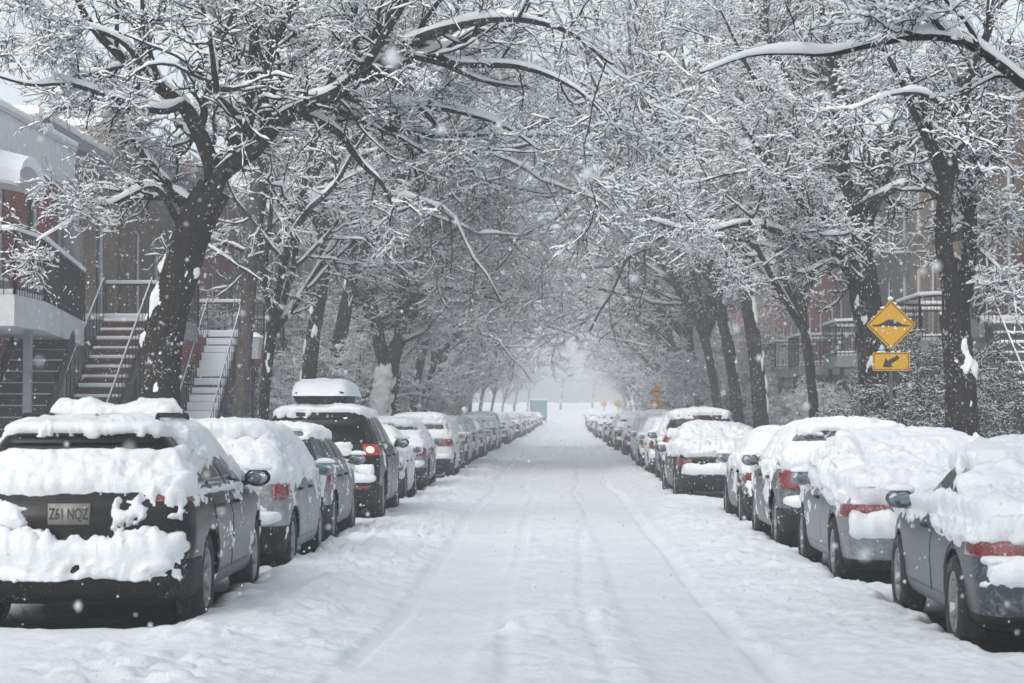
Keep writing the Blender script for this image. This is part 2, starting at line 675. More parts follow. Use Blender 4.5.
def finer(P, R):
    """the same twigs with a point added in the middle of each piece, so that snow can lie on them in dabs"""
    n, S, _ = P.shape
    Q = np.empty((n, 2 * S - 1, 3))
    q = np.empty((n, 2 * S - 1))
    Q[:, ::2], q[:, ::2] = P, R
    Q[:, 1::2], q[:, 1::2] = (P[:, 1:] + P[:, :-1]) / 2, (R[:, 1:] + R[:, :-1]) / 2
    return Q, q


def tree_parts(root, wood, fine, snow):
    if wood:
        link('trunk', mesh_np('trunk', *join(wood)), M['bark'], root)
    if fine:
        link('crown', mesh_np('crown', *join(fine)), M['twig'], root)
    if snow:
        link('snow', mesh_np('snow', *join(snow)), M['snow_tree'], root)


def ramify(limbs, rng, dens=1.0, len2=0.55, snowk=1.0, droop=0.0, lev2=9, small=False):
    """from limbs (list of (P,R) polylines as arrays) down to twigs; returns wood, fine, snow tube sets"""
    wood, fine, snow = [], [], []
    L2, LX = [], []
    for P, R in limbs:
        P = P[None]
        R = R[None]
        wood.append(tubes(P, R, 10))
        snow.append(snow_on(P, R, 0.03 * snowk, 0.8 * snowk, 9, rng, cap=0.08, gap=0.03))
        L = np.linalg.norm(np.diff(P[0], axis=0), axis=1).sum()
        cnt = max(3, int(lev2 * dens * L / 5.0 * (min(1.0, max(0.45, R[0, 0] / 0.11)) if lev2 < 12 else 1)))
        L2.append(spawn(P, R, cnt, 0.14, 1.0, 50, 15, len2, 8, 0.15, 0.03 - droop * 0.5, 0.55, 0.013, rng, taper=0.35))
        LX.append(spawn(P, R, cnt, 0.10, 1.0, 60, 15, 0.2, 6, 0.2, 0.0, 0.3, 0.0085, rng, absl=0.8 if not small else 0.4))
    P2 = np.concatenate([a for a, b in L2])
    R2 = np.concatenate([b for a, b in L2])
    wood.append(tubes(P2, R2, 6))
    snow.append(snow_on(P2, R2, 0.020 * snowk, 0.85 * snowk, 6, rng, gap=0.05))
    P3, R3 = spawn(P2, R2, max(2, int(8 * dens)), 0.06, 1.0, 48, 15, 0.60, 7, 0.25, -droop, 0.55, 0.0092, rng, taper=0.55)
    P3 = np.concatenate([P3] + [np.concatenate([a, a[:, -1:] * 2 - a[:, -2:-1]], 1) for a, b in LX])
    R3 = np.concatenate([R3] + [np.concatenate([b, b[:, -1:]], 1) for a, b in LX])
    fine.append(tubes(P3, R3, 4))
    snow.append(snow_on(*finer(P3, R3), 0.0165 * snowk, 0.6 * snowk, 5, rng, gap=0.22, lift=0.9))
    P4, R4 = spawn(P3, R3, max(2, int(6 * dens)), 0.06, 1.0, 50, 17, 0.66, 6, 0.29, -droop * 1.3, 0.75, 0.0070, rng, lmin=0.38, taper=0.5)
    fine.append(tubes(P4, R4, 3))
    snow.append(snow_on(*finer(P4, R4), 0.0148 * snowk, 0.5 * snowk, 4, rng, gap=0.28, lift=1.0))
    P5, R5 = spawn(P4, R4, 3, 0.08, 0.95, 52, 18, 0.60, 4, 0.33, -droop * 1.3, 0.9, 0.0055, rng, lmin=0.22, taper=0.5)
    fine.append(tubes(P5, R5, 3))
    snow.append(snow_on(*finer(P5, R5), 0.0132 * snowk, 0.4 * snowk, 4, rng, gap=0.32, lift=1.0))
    return wood, fine, snow


def trunk_tube(pts, n=16, k=16, seed=0):
    q = resample(pts, n)
    P, R = q[None, :, :3], q[None, :, 3]
    V, F = tubes(P, R, k)
    c = np.repeat(q[:, :3], k, 0)
    d = norm(V - c)
    nz = fbm(V * [5, 5, 1.6], 3, seed + 5) - 0.5
    V = V + d * (nz * 0.22 * np.repeat(q[:, 3], k))[:, None]
    return (V, F), (P[0], R[0])


def side_snow(P, R, az, rng, t0=0.0, t1=1.0, wid=0.55):
    """wind packed snow stuck up one side of a trunk, ragged at its edges"""
    q = resample(np.c_[P, R], 90)
    q = q[int(89 * t0):int(89 * t1) + 1]
    th = az + np.linspace(-1.5, 1.5, 36)
    d = np.stack([np.cos(th), np.sin(th), 0 * th], -1)
    V = q[:, None, :3] + d[None] * q[:, None, 3:4]
    n = fbm(V * [6, 6, 3.5] + az * 9, 4, 31)
    edge = 1 - np.abs(np.linspace(-1, 1, 36))[None]
    tt = np.linspace(0, 1, len(q))[:, None]
    ends = np.minimum(1, np.minimum(tt, 1 - tt) * 8)
    m = sstep(0.0, 0.22, n - 0.80 + wid * 0.62 * edge ** 0.6 * ends)
    h = q[:, None, 3] * 0.32 * m * (0.6 + 0.8 * fbm(V * 9, 2, 5)) - 0.02
    V = V + d[None] * h[..., None]
    i = np.arange(V.shape[0] * 36).reshape(-1, 36)
    F = np.stack([i[:-1, :-1], i[:-1, 1:], i[1:, 1:], i[1:, :-1]], -1).reshape(-1, 4)
    F = F[h.ravel()[F].max(1) > -0.015]
    return V.reshape(-1, 3), F


def generic_street_tree(seed, h=3.2, spread=7.5, rad=0.24, lean=0.5, dens=1.0, nl=6, droop=0.01, fork=True):
    rng = np.random.default_rng(seed)
    tp = [(0, 0, -0.2, rad * 1.5), (0.02, 0, 0.25, rad * 1.12), (lean * 0.3, rng.normal(0, .08), h * 0.5, rad * 0.95),
          (lean, rng.normal(0, .12), h, rad * 0.92)]
    tube, (P, R) = trunk_tube(tp, seed=seed)
    top = P[-1]
    limbs = []
    for i in range(nl):
        az = 2 * math.pi * (i + rng.uniform(-.3, .3)) / nl
        out = 0.75 + 0.75 * math.cos(az)      # +X is the street side
        el = math.radians(rng.uniform(34, 64) + (18 if math.cos(az) < 0 else 0))
        L = spread * rng.uniform(0.8, 1.1) * (0.75 + 0.25 * out)
        d = np.array([math.cos(az) * math.cos(el), math.sin(az) * math.cos(el), math.sin(el)])
        p = top + np.array([0, 0, rng.uniform(-0.5, 0.1)])
        pts = [(*p, rad * rng.uniform(0.55, 0.72))]
        m = 6
        for s in range(m):
            d = norm(d + rng.normal(0, 0.16, 3) + np.array([0.05, 0, (0.16 if s < 2 else -0.10)]))
            p = p + d * L / m
            pts.append((*p, pts[0][3] * (1 - 0.86 * (s + 1) / m) + 0.01))
        q = resample(pts, 22)
        limbs.append((q[:, :3], q[:, 3]))
    # a central leader
    d = norm(np.array([0.25, rng.normal(0, .15), 1.0]))
    p = top.copy()
    pts = [(*p, rad * 0.75)]
    for s in range(6):
        d = norm(d + rng.normal(0, 0.14, 3))
        p = p + d * spread * 0.95 / 6
        pts.append((*p, rad * 0.75 * (1 - 0.88 * (s + 1) / 6) + 0.01))
    q = resample(pts, 14)
    limbs.append((q[:, :3], q[:, 3]))
    wood, fine, snow = ramify(limbs, rng, dens, droop=droop)
    wood.append(tube)
    snow.append(side_snow(P, R, 3.1, rng, 0.1, 1.0, 0.6))
    snow.append(side_snow(P, R, 4.9, rng, 0.0, 1.0, 0.45))
    root = empty('street_tree')
    tree_parts(root, wood, fine, snow)
    return root


def generic_yard_tree(seed, h=4.5, dens=1.0, rad=0.05, stems=4, spread=1.6, snowk=1.35, leaf=None):
    rng = np.random.default_rng(seed)
    limbs = []
    for i in range(stems):
        az = 2 * math.pi * i / stems + rng.uniform(-.5, .5)
        d = norm(np.array([math.cos(az) * 0.35, math.sin(az) * 0.35, 1.0]))
        p = np.array([rng.normal(0, .12), rng.normal(0, .12), -0.1])
        pts = [(*p, rad)]
        for s in range(6):
            d = norm(d + rng.normal(0, 0.14, 3) + np.array([math.cos(az) * .06, math.sin(az) * .06, 0]))
            p = p + d * h * rng.uniform(.8, 1.1) / 6
            pts.append((*p, rad * (1 - 0.8 * (s + 1) / 6)))
        q = resample(pts, 12)
        limbs.append((q[:, :3], q[:, 3]))
    wood, fine, snow = ramify(limbs, rng, dens, len2=0.42, snowk=snowk, droop=0.04, lev2=14)
    root = empty('yard_shrub')
    tree_parts(root, wood, fine, snow)
    if leaf:
        # short evergreen needles and scale leaves along every twig
        V = np.concatenate([v for v, f in fine[1:]])[::2]
        V = V[rng.random(len(V)) < 0.55]
        d = norm(rng.normal(size=(len(V), 3)) + np.array([0, 0, -0.2]))
        e = norm(np.cross(d, rng.normal(size=(len(V), 3))))
        Lf = rng.uniform(0.04, 0.09, (len(V), 1))
        Q = np.stack([V, V + d * Lf * 0.5 + e * Lf * 0.22, V + d * Lf, V + d * Lf * 0.5 - e * Lf * 0.22], 1).reshape(-1, 3)
        link('foliage', mesh_np('foliage', Q, np.arange(len(Q)).reshape(-1, 4), False), M['evergreen'], root)
    return root


def traced_tree(name, trunk, limbs, seed, dens=1.0, rootxy=None, droop=0.02, side=None, len2=0.5, extra=None, lev2=9, snowk=1.0):
    """trunk and limbs given as world polylines (x,y,z,r)"""
    rng = np.random.default_rng(seed)
    t0 = np.array(trunk[0][:3])
    root = empty(name, tuple(t0))
    wood, snow = [], []
    off = np.array([*t0, 0])
    tube, (P, R) = trunk_tube(np.array(trunk) - off, n=26, k=20, seed=seed)
    LL = []
    for l in limbs:
        q = resample(np.array(l) - off, 38)
        # slight natural crookedness
        q[1:-1, :3] += ((fbm(q[1:-1, :3, None] * 2.2 + np.zeros((1, 1, 3)) + np.array([[[0.], [7.], [19.]]]), 2, seed) - 0.5) * 1.5 * q[1:-1, 3:4])
        LL.append((q[:, :3], q[:, 3]))
    wood, fine, snow = ramify(LL, rng, dens, droop=droop, len2=len2, lev2=lev2, snowk=snowk)
    wood.append(tube)
    if side:
        for az, a, b, w in side:
            snow.append(side_snow(P, R, az, rng, a, b, w))
    tree_parts(root, wood, fine, snow)
    return root


def px_line(pts, depth, r0, r1):
    """polyline from traced spots; depth is a start/end pair of distances down the street"""
    n = len(pts)
    out = []
    for i, (x, y) in enumerate(pts):
        u = i / (n - 1)
        p = at(x, y, depth[0] + (depth[1] - depth[0]) * u)
        out.append((*p, r0 + (r1 - r0) * u))
    return out


def build_trees():
    G1 = 'maples and ashes lining the kerbs'
    # nearest big tree on the left
    Y = 31.0
    base = at(163, 400, Y)
    gx = base[0]
    tr = [(gx - 0.05, Y, 0.0, 0.40), (gx - 0.03, Y, 0.5, 0.33)]
    tr += px_line([(160, 392), (165, 330), (180, 272), (196, 222), (215, 188)], (Y, Y), 0.30, 0.26)
    tr[-1] = (*tr[-1][:3], 0.26)
    L = [
        px_line([(205, 205), (232, 166), (285, 121), (342, 89), (402, 47), (450, 28), (505, 18), (565, 30), (612, 64)], (Y, 28.5), 0.145, 0.018),
        px_line([(396, 50), (425, 46), (455, 62), (520, 66), (575, 88), (618, 130)], (30, 30), 0.085, 0.012),
        px_line([(340, 92), (380, 103), (440, 108), (500, 125), (540, 150)], (30.4, 31.5), 0.075, 0.012),
        px_line([(415, 103), (440, 130), (462, 155), (478, 178)], (30.8, 31.2), 0.045, 0.01),
        px_line([(300, 115), (338, 132), (362, 163), (381, 184), (394, 210)], (30.6, 30.4), 0.075, 0.016),
        px_line([(225, 168), (241, 130), (250, 82), (254, 30), (256, -30), (262, -90)], (Y, 32.0), 0.125, 0.03),
        px_line([(268, 133), (263, 92), (275, 50), (295, 2), (318, -60)], (30.8, 29.5), 0.10, 0.02),
        px_line([(212, 184), (205, 150), (182, 104), (150, 78), (124, 58), (96, 30), (74, -12), (60, -60)], (Y, 30), 0.135, 0.025),
        px_line([(196, 214), (172, 190), (156, 170), (140, 146), (124, 126), (110, 100), (88, 84)], (Y, 31.8), 0.11, 0.02),
        px_line([(186, 240), (166, 200), (150, 186), (115, 203), (95, 208), (70, 222), (36, 242)], (Y, 30.2), 0.055, 0.010),
        px_line([(182, 104), (160, 112), (120, 100), (70, 83), (30, 84), (-20, 70)], (30.6, 29.0), 0.07, 0.015),
        px_line([(150, 78), (120, 40), (60, 20), (10, 6)], (30.2, 28.8), 0.05, 0.012),
        px_line([(343, 88), (362, 66), (400, 10), (420, -30)], (30, 29), 0.09, 0.02),
        px_line([(250, 82), (226, 40), (200, 5), (180, -40)], (31.6, 33), 0.06, 0.014),
        px_line([(241, 130), (300, 60), (352, 22), (400, -20)], (31.6, 33.5), 0.06, 0.014),
    ]
    t = traced_tree('street_tree', tr, L, 11, 0.92, side=[(3.6, 0.35, 0.98, 0.55), (4.9, 0.05, 0.45, 0.5), (-0.4, 0.5, 0.8, 0.35)], len2=0.46, lev2=10)
    tag(t, 'massive dark leaning street tree nearest on the left, spreading snowy limbs over the road', 'tree', G1)
    # right: big trunk behind the yellow sign
    Y = 42.0
    gx = at(880, 430, Y)[0]
    tr = [(gx, Y, 0.0, 0.50), (gx, Y, 0.5, 0.42)] + px_line([(879, 420), (874, 350), (866, 300), (858, 250)], (Y, Y), 0.36, 0.27)
    L = [
        px_line([(868, 300), (845, 268), (815, 225), (788, 185), (760, 150), (740, 120)], (Y, 39.5), 0.13, 0.02),
        px_line([(858, 262), (852, 215), (842, 160), (834, 100), (824, 40), (818, -20)], (Y, 42.5), 0.19, 0.04),
        px_line([(858, 256), (872, 205), (884, 160), (900, 100), (915, 40), (930, -20)], (Y, 43), 0.16, 0.03),
        px_line([(842, 250), (800, 240), (750, 225), (700, 232), (650, 220)], (Y, 38), 0.09, 0.014),
        px_line([(845, 180), (810, 150), (775, 110), (745, 60), (720, 10)], (42.4, 40.5), 0.10, 0.02),
        px_line([(846, 200), (810, 205), (760, 200), (715, 215), (690, 222)], (42.2, 40), 0.07, 0.012),
        px_line([(838, 130), (790, 80), (760, 20), (740, -40)], (42.3, 44), 0.08, 0.02),
        px_line([(880, 170), (930, 140), (970, 90), (1010, 60)], (42.6, 43.5), 0.07, 0.014),
    ]
    t = traced_tree('street_tree', tr, L, 12, 1.05, side=[(4.2, 0.1, 0.95, 0.35)], len2=0.46, lev2=10)
    tag(t, 'tall thick trunked tree standing right behind the yellow speed bump sign', 'tree', G1)
    # right: forked trunk near the edge
    Y = 33.0
    gx = at(962, 440, Y)[0]
    tr = [(gx, Y, 0.0, 0.36), (gx, Y, 0.5, 0.30)] + px_line([(962, 430), (960, 380), (956, 335), (954, 312)], (Y, Y), 0.26, 0.22)
    L = [
        px_line([(955, 325), (946, 275), (938, 235), (942, 190), (952, 150), (966, 90), (990, 20), (1000, -40)], (Y, 32), 0.165, 0.04),
        px_line([(956, 322), (966, 275), (969, 220), (971, 165), (985, 110), (1010, 40)], (Y, 33.8), 0.155, 0.04),
        px_line([(942, 190), (926, 140), (905, 90), (880, 40), (860, -10)], (32.6, 31), 0.075, 0.016),
        px_line([(971, 200), (1000, 215), (1030, 205)], (33.5, 33), 0.045, 0.012),
        px_line([(969, 240), (995, 265), (1015, 292)], (33.4, 32.6), 0.035, 0.010),
        px_line([(960, 120), (925, 95), (890, 95), (850, 110)], (32.4, 31), 0.05, 0.012),
    ]
    t = traced_tree('street_tree', tr, L, 19, 0.9, side=[(5.2, 0.2, 1.0, 0.5), (4.2, 0.0, 0.5, 0.4)], len2=0.38, lev2=9)
    tag(t, 'forked tree on the right with two upright stems and packed snow in the fork', 'tree', G1)
    # right: tree outside the frame whose long limb hangs over the street
    Y = 18.0
    tr = [(6.4, Y, 0.0, 0.36), (6.4, Y, 1.2, 0.30), (6.3, Y, 3.0, 0.26), (6.1, Y, 4.0, 0.25)]
    b = (6.1, Y, 4.0, 0.12)
    L = [
        [b] + px_line([(1140, 140), (1060, 100), (1024, 84), (998, 64), (958, 40), (920, 36), (880, 43), (830, 54), (790, 53), (748, 56), (700, 73)], (Y, 17.6), 0.062, 0.010),
        px_line([(960, 42), (935, 20), (905, -8), (880, -40)], (17.9, 17.4), 0.04, 0.012),
        [b] + px_line([(1180, -20), (1120, -120), (1060, -220)], (Y, 17), 0.12, 0.03),
        [b, (6.6, Y + 1.2, 5.6, 0.12), (7.0, Y + 2.2, 7.2, 0.05)],
    ]
    t = traced_tree('street_tree', tr, L, 14, 0.62, len2=0.22, lev2=6)
    tag(t, 'tree at the right picture edge reaching one long bare snow topped limb across', 'tree', G1)
    # left: split trunk plastered white
    Y = 68.0
    gx = at(383, 415, Y)[0]
    tr = [(gx, Y, 0, 0.50), (gx, Y, 0.4, 0.42)] + px_line([(383, 412), (386, 385), (389, 362)], (Y, Y), 0.36, 0.34)
    L = [
        px_line([(387, 368), (380, 335), (373, 308), (366, 280), (358, 235), (352, 190)], (Y, 67), 0.24, 0.05),
        px_line([(391, 368), (399, 338), (403, 310), (408, 270), (420, 230), (436, 185)], (Y, 67), 0.26, 0.05),
        px_line([(403, 312), (430, 290), (470, 292), (510, 303), (545, 298)], (Y, 62), 0.12, 0.02),
        px_line([(366, 280), (330, 262), (300, 235), (280, 190)], (67, 68), 0.12, 0.02),
        px_line([(410, 262), (450, 235), (490, 195), (520, 160)], (67.5, 64), 0.13, 0.02),
        px_line([(403, 340), (425, 330), (450, 300), (470, 270)], (67, 69), 0.09, 0.02),
    ]
    t = traced_tree('street_tree', tr, L, 15, 1.0, side=[(3.9, 0.0, 1.0, 1.25), (4.4, 0.0, 1.0, 1.15)], len2=0.42, lev2=10)
    tag(t, 'left tree with a wide split trunk plastered white on one side', 'tree', G1)

    # generic street trees, copied down both kerbs
    protos = [generic_street_tree(101, 4.2, 7.4, 0.165, 0.5, dens=0.77), generic_street_tree(102, 4.6, 8.0, 0.195, 0.6, dens=0.77),
              generic_street_tree(103, 3.8, 6.8, 0.135, 0.35, nl=5, droop=0.03, dens=0.8), generic_street_tree(104, 4.4, 8.2, 0.18, 0.8, nl=6, droop=0.02, dens=0.77)]
    used = [False] * len(protos)
    rnd = random.Random(5)
    left = [(43.2, -6.0, 2, 0.80), (53, -6.3, 0, 1.12), (61, -6.6, 3, 1.12), (77, -6.1, 1, 1.12), (87, -6.0, 0, 1.12),
            (98, -6.3, 3, 1.05), (111, -6.5, 2, 1.1), (126, -6.6, 1, 0.95), (145, -6.8, 0, 0.92), (168, -7.0, 2, 0.95),
            (195, -7.2, 1, 0.9), (228, -7.2, 0, 0.9), (268, -7.0, 2, 0.95), (318, -6.6, 1, 0.95), (385, -5.5, 0, 1.0), (440, 0.5, 1, 1.25), (470, 7.5, 0, 1.3)]
    right = [(51, 6.1, 2, 0.90), (64, 6.1, 1, 1.15), (73.5, 6.2, 3, 1.15), (82, 6.2, 0, 1.12), (92, 6.2, 1, 1.12), (103, 6.5, 3, 1.05),
             (117, 6.6, 0, 1.0), (134, 6.8, 1, 0.95), (154, 7.0, 2, 0.95), (178, 7.2, 0, 0.92),
             (208, 7.8, 1, 0.9), (245, 8.4, 2, 0.95), (290, 9.2, 0, 0.95), (350, 11.2, 1, 1.0), (425, 13.5, 3, 1.25), (480, 14, 1, 1.3)]
    words_l = ['slim straight dark trunk standing beside the grey utility pole on the left', 'middling bare tree behind the utility pole in the left yards',
               'snowy tree on the left just before the white plastered split trunk', 'tree just beyond the split white plastered trunk on the left']
    words_r = ['slender dark trunk before the lacy balconies, left of the thick tree behind the sign', 'crooked tree at the left end of the right hand balconies',
               'gnarled leaning tree with thick snow lodged on its bent limbs, right kerb', 'tree just beyond the gnarled snow lodged one on the right kerb']
    ordn = ['second', 'third', 'fourth', 'fifth', 'sixth', 'seventh', 'eighth', 'ninth', 'tenth', 'eleventh', 'twelfth']
    for side, spots, words in ((-1, left, words_l), (1, right, words_r)):
        for i, (y, x, k, s) in enumerate(spots):
            if used[k]:
                o = copy_tree(protos[k])
            else:
                o = protos[k]
                used[k] = True
            o.location = (x, y, float(grade(y)))
            o.rotation_euler = (0, 0, (0 if side < 0 else math.pi) + rnd.uniform(-0.5, 0.5))
            s *= rnd.uniform(0.95, 1.05)
            o.scale = (s, s, s * (1.22 if y < 75 else 1.0))
            sn = 'left' if side < 0 else 'right'
            if i < 4:
                lab = words[i]
            elif i < 10:
                ref = 'split white plastered trunk' if side < 0 else 'gnarled snow lodged tree'
                lab = f'snow laden tree on the {sn} kerb, {ordn[i - 4]} beyond the {ref}'
            else:
                lab = f'pale hazy tree arching from the far {sn} kerb'
            tag(o, lab, 'tree', G1 if i < 10 else f'far hazy trees on the {sn} kerb')

    # the street goes on behind the camera: the trees overhead there shade the near end
    for x, y, k, s in ((6.6, 1.0, 3, 1.0), (-6.6, 0.0, 0, 1.08), (6.4, -9, 1, 1.05), (-6.4, -10.0, 3, 1.0), (6.4, -20, 0, 1.05), (-6.4, -21, 1, 1.05)):
        o = copy_tree(protos[k])
        o.location = (x, y, 0)
        o.rotation_euler = (0, 0, (0 if x < 0 else math.pi) + rnd.uniform(-0.3, 0.3))
        o.scale = (s, s, s * 1.35)
        tag(o, 'street tree beside the camera, its trunk outside the picture', 'tree', 'trees beside and behind the camera')
    for sx, yy, sd in ((-1, 17.0, 21), (1, 10.5, 22), (-1, 8.5, 23)):
        x = 6.6 * sx
        tr = [(x, yy, 0, 0.34), (x, yy, 1, 0.28), (x * 0.99, yy, 3.5, 0.25), (x * 0.97, yy, 6.4, 0.22)]
        L = []
        for q in range(6):
            az = math.pi * 2 * q / 6 + 0.3
            d = np.array([math.cos(az) * 4.2 - sx * 2.6, math.sin(az) * 4.6, 0])
            p = np.array([x * 0.97, yy, 6.1 + 0.1 * q])
            L.append([(*(p + d * u + np.array([0, 0, 2.6 * u ** 0.8])), 0.13 * (1 - 0.88 * u)) for u in (0, 0.25, 0.5, 0.75, 1.0)])
        t = traced_tree('street_tree', tr, L, sd, 0.9, len2=0.38, lev2=9, droop=-0.03)
        tag(t, 'street tree beside the camera, its trunk outside the picture', 'tree', 'trees beside and behind the camera')

    # yard shrubs and small trees between pavement and houses
    G2 = 'snow covered shrubs in the front yards'
    yp = [generic_yard_tree(201, 4.2, 0.85), generic_yard_tree(202, 3.0, 0.9, stems=6), generic_yard_tree(203, 5.5, 0.85, stems=3, rad=0.07), generic_yard_tree(204, 3.2, 0.95, stems=6, snowk=0.62, leaf=True)]
    yused = [False] * 4
    spots = [(-7.0, 55.5, 1, 0.8, 'snow capped bush just right of the foot of the utility pole'),
             (-8.6, 58.5, 0, 1.0, 'bushy snow laden shrub behind the slim trunk on the left'),
             (-7.3, 60.2, 1, 1.0, 'low white bush above the roof box, beside the slim trunk'),
             (-9.0, 61.5, 2, 0.9, 'open branching snowy yard tree above the roof box'),
             (-7.8, 64.8, 0, 0.9, 'tall snowy bush just left of the split white plastered trunk'),
             (7.1, 39.5, 3, 0.85, 'dense dark snow dusted shrub right of the speed bump sign'),
             (8.3, 45.5, 0, 0.9, 'leafless snowy shrub behind the forked tree on the right'),
             (7.4, 50.0, 3, 1.1, 'snowy bush just left of the thick trunk behind the sign'),
             (7.8, 55.0, 1, 1.1, 'snowy bush between the sign and the slender dark trunk'),
             (7.4, 60.0, 0, 0.9, 'snowy shrub under the nearer lacy balcony on the right'),
             (7.9, 68.0, 1, 1.2, 'snowy bush under the farther lacy balcony on the right'),
             (7.4, 75.0, 0, 1.1, 'shrub caked in snow behind the crooked tree on the right'),
             (7.6, 79.0, 3, 1.3, 'caked shrub just before the gnarled tree on the right'),
             (7.5, 86.0, 0, 1.2, 'caked shrub just beyond the gnarled tree on the right')]
    nth = ['first', 'second', 'third', 'fourth', 'fifth', 'sixth', 'seventh', 'eighth', 'ninth', 'tenth']
    for i in range(10):
        spots.append((-7.5 - 0.5 * (i % 3), 71.5 + i * 5.6, (2, 0, 1, 0)[i % 4], (1.15, 1.35, 1.5, 1.45)[i % 4],
                      f'snowy yard bush, {nth[i]} right of the split white plastered trunk'))
        if i < 8:
            spots.append((7.3 + 0.5 * (i % 3), 93 + i * 6.4, (0, 1, 2, 1)[i % 4], (1.3, 1.5, 1.2, 1.5)[i % 4],
                          f'caked yard bush, {nth[i + 1]} beyond the gnarled tree on the right'))
    for x, y, k, s, lab in spots:
        o = copy_tree(yp[k]) if yused[k] else yp[k]
        yused[k] = True
        if x > 0 and 44 < y < 84:
            s *= 0.62
        o.location = (x, y, 0.1)
        o.rotation_euler = (0, 0, rnd.uniform(0, 6.28))
        o.scale = (s, s, s)
        tag(o, lab, 'shrub', G2)


# ------------------------------------------------------------------ cars
NR, NC, NS, NF = 12, 8, 110, 10
HALF = NR + NC + NS + NC + NF + 1
U0, U1 = NR + NC, NR + NC + NS          # the side run of a half outline

STYLES = {
    # z, rear y, front y, half width, rear corner radius, front corner radius
    'wagon': dict(L=4.72, wr=0.98, wf=3.80, R=0.355, belt=1.00, lev=[
        (0.22, 0.26, 4.50, 0.78, .30, .4), (0.27, 0.13, 4.62, 0.88, .28, .4), (0.42, 0.03, 4.70, 0.925, .26, .45), (0.56, 0.00, 4.72, 0.935, .25, .5),
        (0.605, 0.03, 4.72, 0.94, .24, .5), (0.63, 0.085, 4.70, 0.94, .22, .5), (0.74, 0.10, 4.66, 0.942, .22, .5), (0.86, 0.10, 4.52, 0.935, .22, .5),
        (0.93, 0.13, 4.20, 0.92, .21, .5), (0.99, 0.17, 3.70, 0.90, .20, .4), (1.03, 0.20, 3.42, 0.875, .19, .3), (1.07, 0.24, 3.30, 0.855, .18, .25),
        (1.22, 0.37, 2.98, 0.785, .18, .25), (1.36, 0.50, 2.68, 0.70, .17, .25), (1.43, 0.52, 2.50, 0.645, .16, .25), (1.465, 0.50, 2.42, 0.60, .15, .2),
        (1.505, 0.62, 2.20, 0.48, .15, .2), (1.53, 0.85, 2.0, 0.27, .12, .12), (1.535, 1.0, 1.9, 0.02, .01, .01)]),
    'suv': dict(L=4.70, wr=0.98, wf=3.76, R=0.375, belt=1.10, lev=[
        (0.26, 0.26, 4.46, 0.78, .30, .4), (0.31, 0.13, 4.58, 0.88, .28, .4), (0.48, 0.03, 4.66, 0.925, .24, .45), (0.62, 0.00, 4.70, 0.935, .22, .5),
        (0.665, 0.03, 4.70, 0.94, .22, .5), (0.69, 0.08, 4.69, 0.94, .20, .5), (0.84, 0.085, 4.66, 0.942, .20, .5), (0.97, 0.09, 4.52, 0.935, .19, .5),
        (1.04, 0.10, 4.15, 0.92, .18, .5), (1.09, 0.12, 3.62, 0.90, .17, .4), (1.13, 0.14, 3.36, 0.878, .16, .3), (1.17, 0.16, 3.28, 0.86, .15, .25),
        (1.34, 0.25, 2.98, 0.80, .15, .25), (1.50, 0.34, 2.70, 0.73, .15, .25), (1.60, 0.37, 2.50, 0.675, .14, .25), (1.64, 0.36, 2.40, 0.63, .13, .2),
        (1.685, 0.48, 2.20, 0.50, .13, .2), (1.71, 0.72, 2.0, 0.27, .12, .12), (1.715, 0.9, 1.9, 0.02, .01, .01)]),
    'hatch': dict(L=4.30, wr=0.82, wf=3.42, R=0.335, belt=0.98, lev=[
        (0.20, 0.26, 4.08, 0.74, .30, .4), (0.25, 0.13, 4.20, 0.83, .28, .4), (0.40, 0.03, 4.28, 0.875, .30, .45), (0.54, 0.00, 4.30, 0.885, .30, .5),
        (0.585, 0.03, 4.30, 0.89, .29, .5), (0.61, 0.08, 4.28, 0.89, .27, .5), (0.72, 0.09, 4.22, 0.89, .26, .5), (0.84, 0.10, 4.08, 0.882, .25, .5),
        (0.91, 0.13, 3.80, 0.868, .24, .5), (0.97, 0.16, 3.40, 0.85, .22, .4), (1.01, 0.19, 3.18, 0.828, .20, .3), (1.05, 0.22, 3.08, 0.81, .19, .25),
        (1.20, 0.36, 2.80, 0.745, .19, .25), (1.34, 0.49, 2.52, 0.67, .18, .25), (1.41, 0.51, 2.36, 0.62, .17, .25), (1.445, 0.49, 2.28, 0.57, .15, .2),
        (1.485, 0.62, 2.06, 0.45, .15, .2), (1.505, 0.85, 1.88, 0.25, .12, .12), (1.51, 1.0, 1.75, 0.02, .01, .01)]),
    'sedan': dict(L=4.62, wr=0.98, wf=3.68, R=0.335, belt=0.92, lev=[
        (0.19, 0.26, 4.38, 0.74, .30, .4), (0.24, 0.13, 4.50, 0.84, .28, .4), (0.38, 0.03, 4.60, 0.885, .30, .45), (0.52, 0.00, 4.62, 0.895, .30, .5),
        (0.555, 0.03, 4.62, 0.90, .29, .5), (0.58, 0.07, 4.60, 0.90, .27, .5), (0.68, 0.075, 4.55, 0.90, .26, .5), (0.80, 0.08, 4.40, 0.89, .25, .5),
        (0.875, 0.10, 4.05, 0.872, .24, .5), (0.92, 0.14, 3.65, 0.85, .23, .4), (0.945, 0.24, 3.42, 0.82, .22, .3), (0.965, 0.50, 3.34, 0.80, .20, .25),
        (0.985, 0.78, 3.26, 0.785, .18, .25), (1.02, 0.90, 3.16, 0.765, .18, .25), (1.14, 1.17, 2.92, 0.70, .17, .25), (1.27, 1.47, 2.66, 0.62, .16, .2),
        (1.34, 1.66, 2.48, 0.56, .15, .2), (1.38, 1.82, 2.32, 0.47, .12, .12), (1.40, 1.95, 2.2, 0.27, .08, .08), (1.405, 2.02, 2.12, 0.02, .01, .01)]),
}
RACK = {}


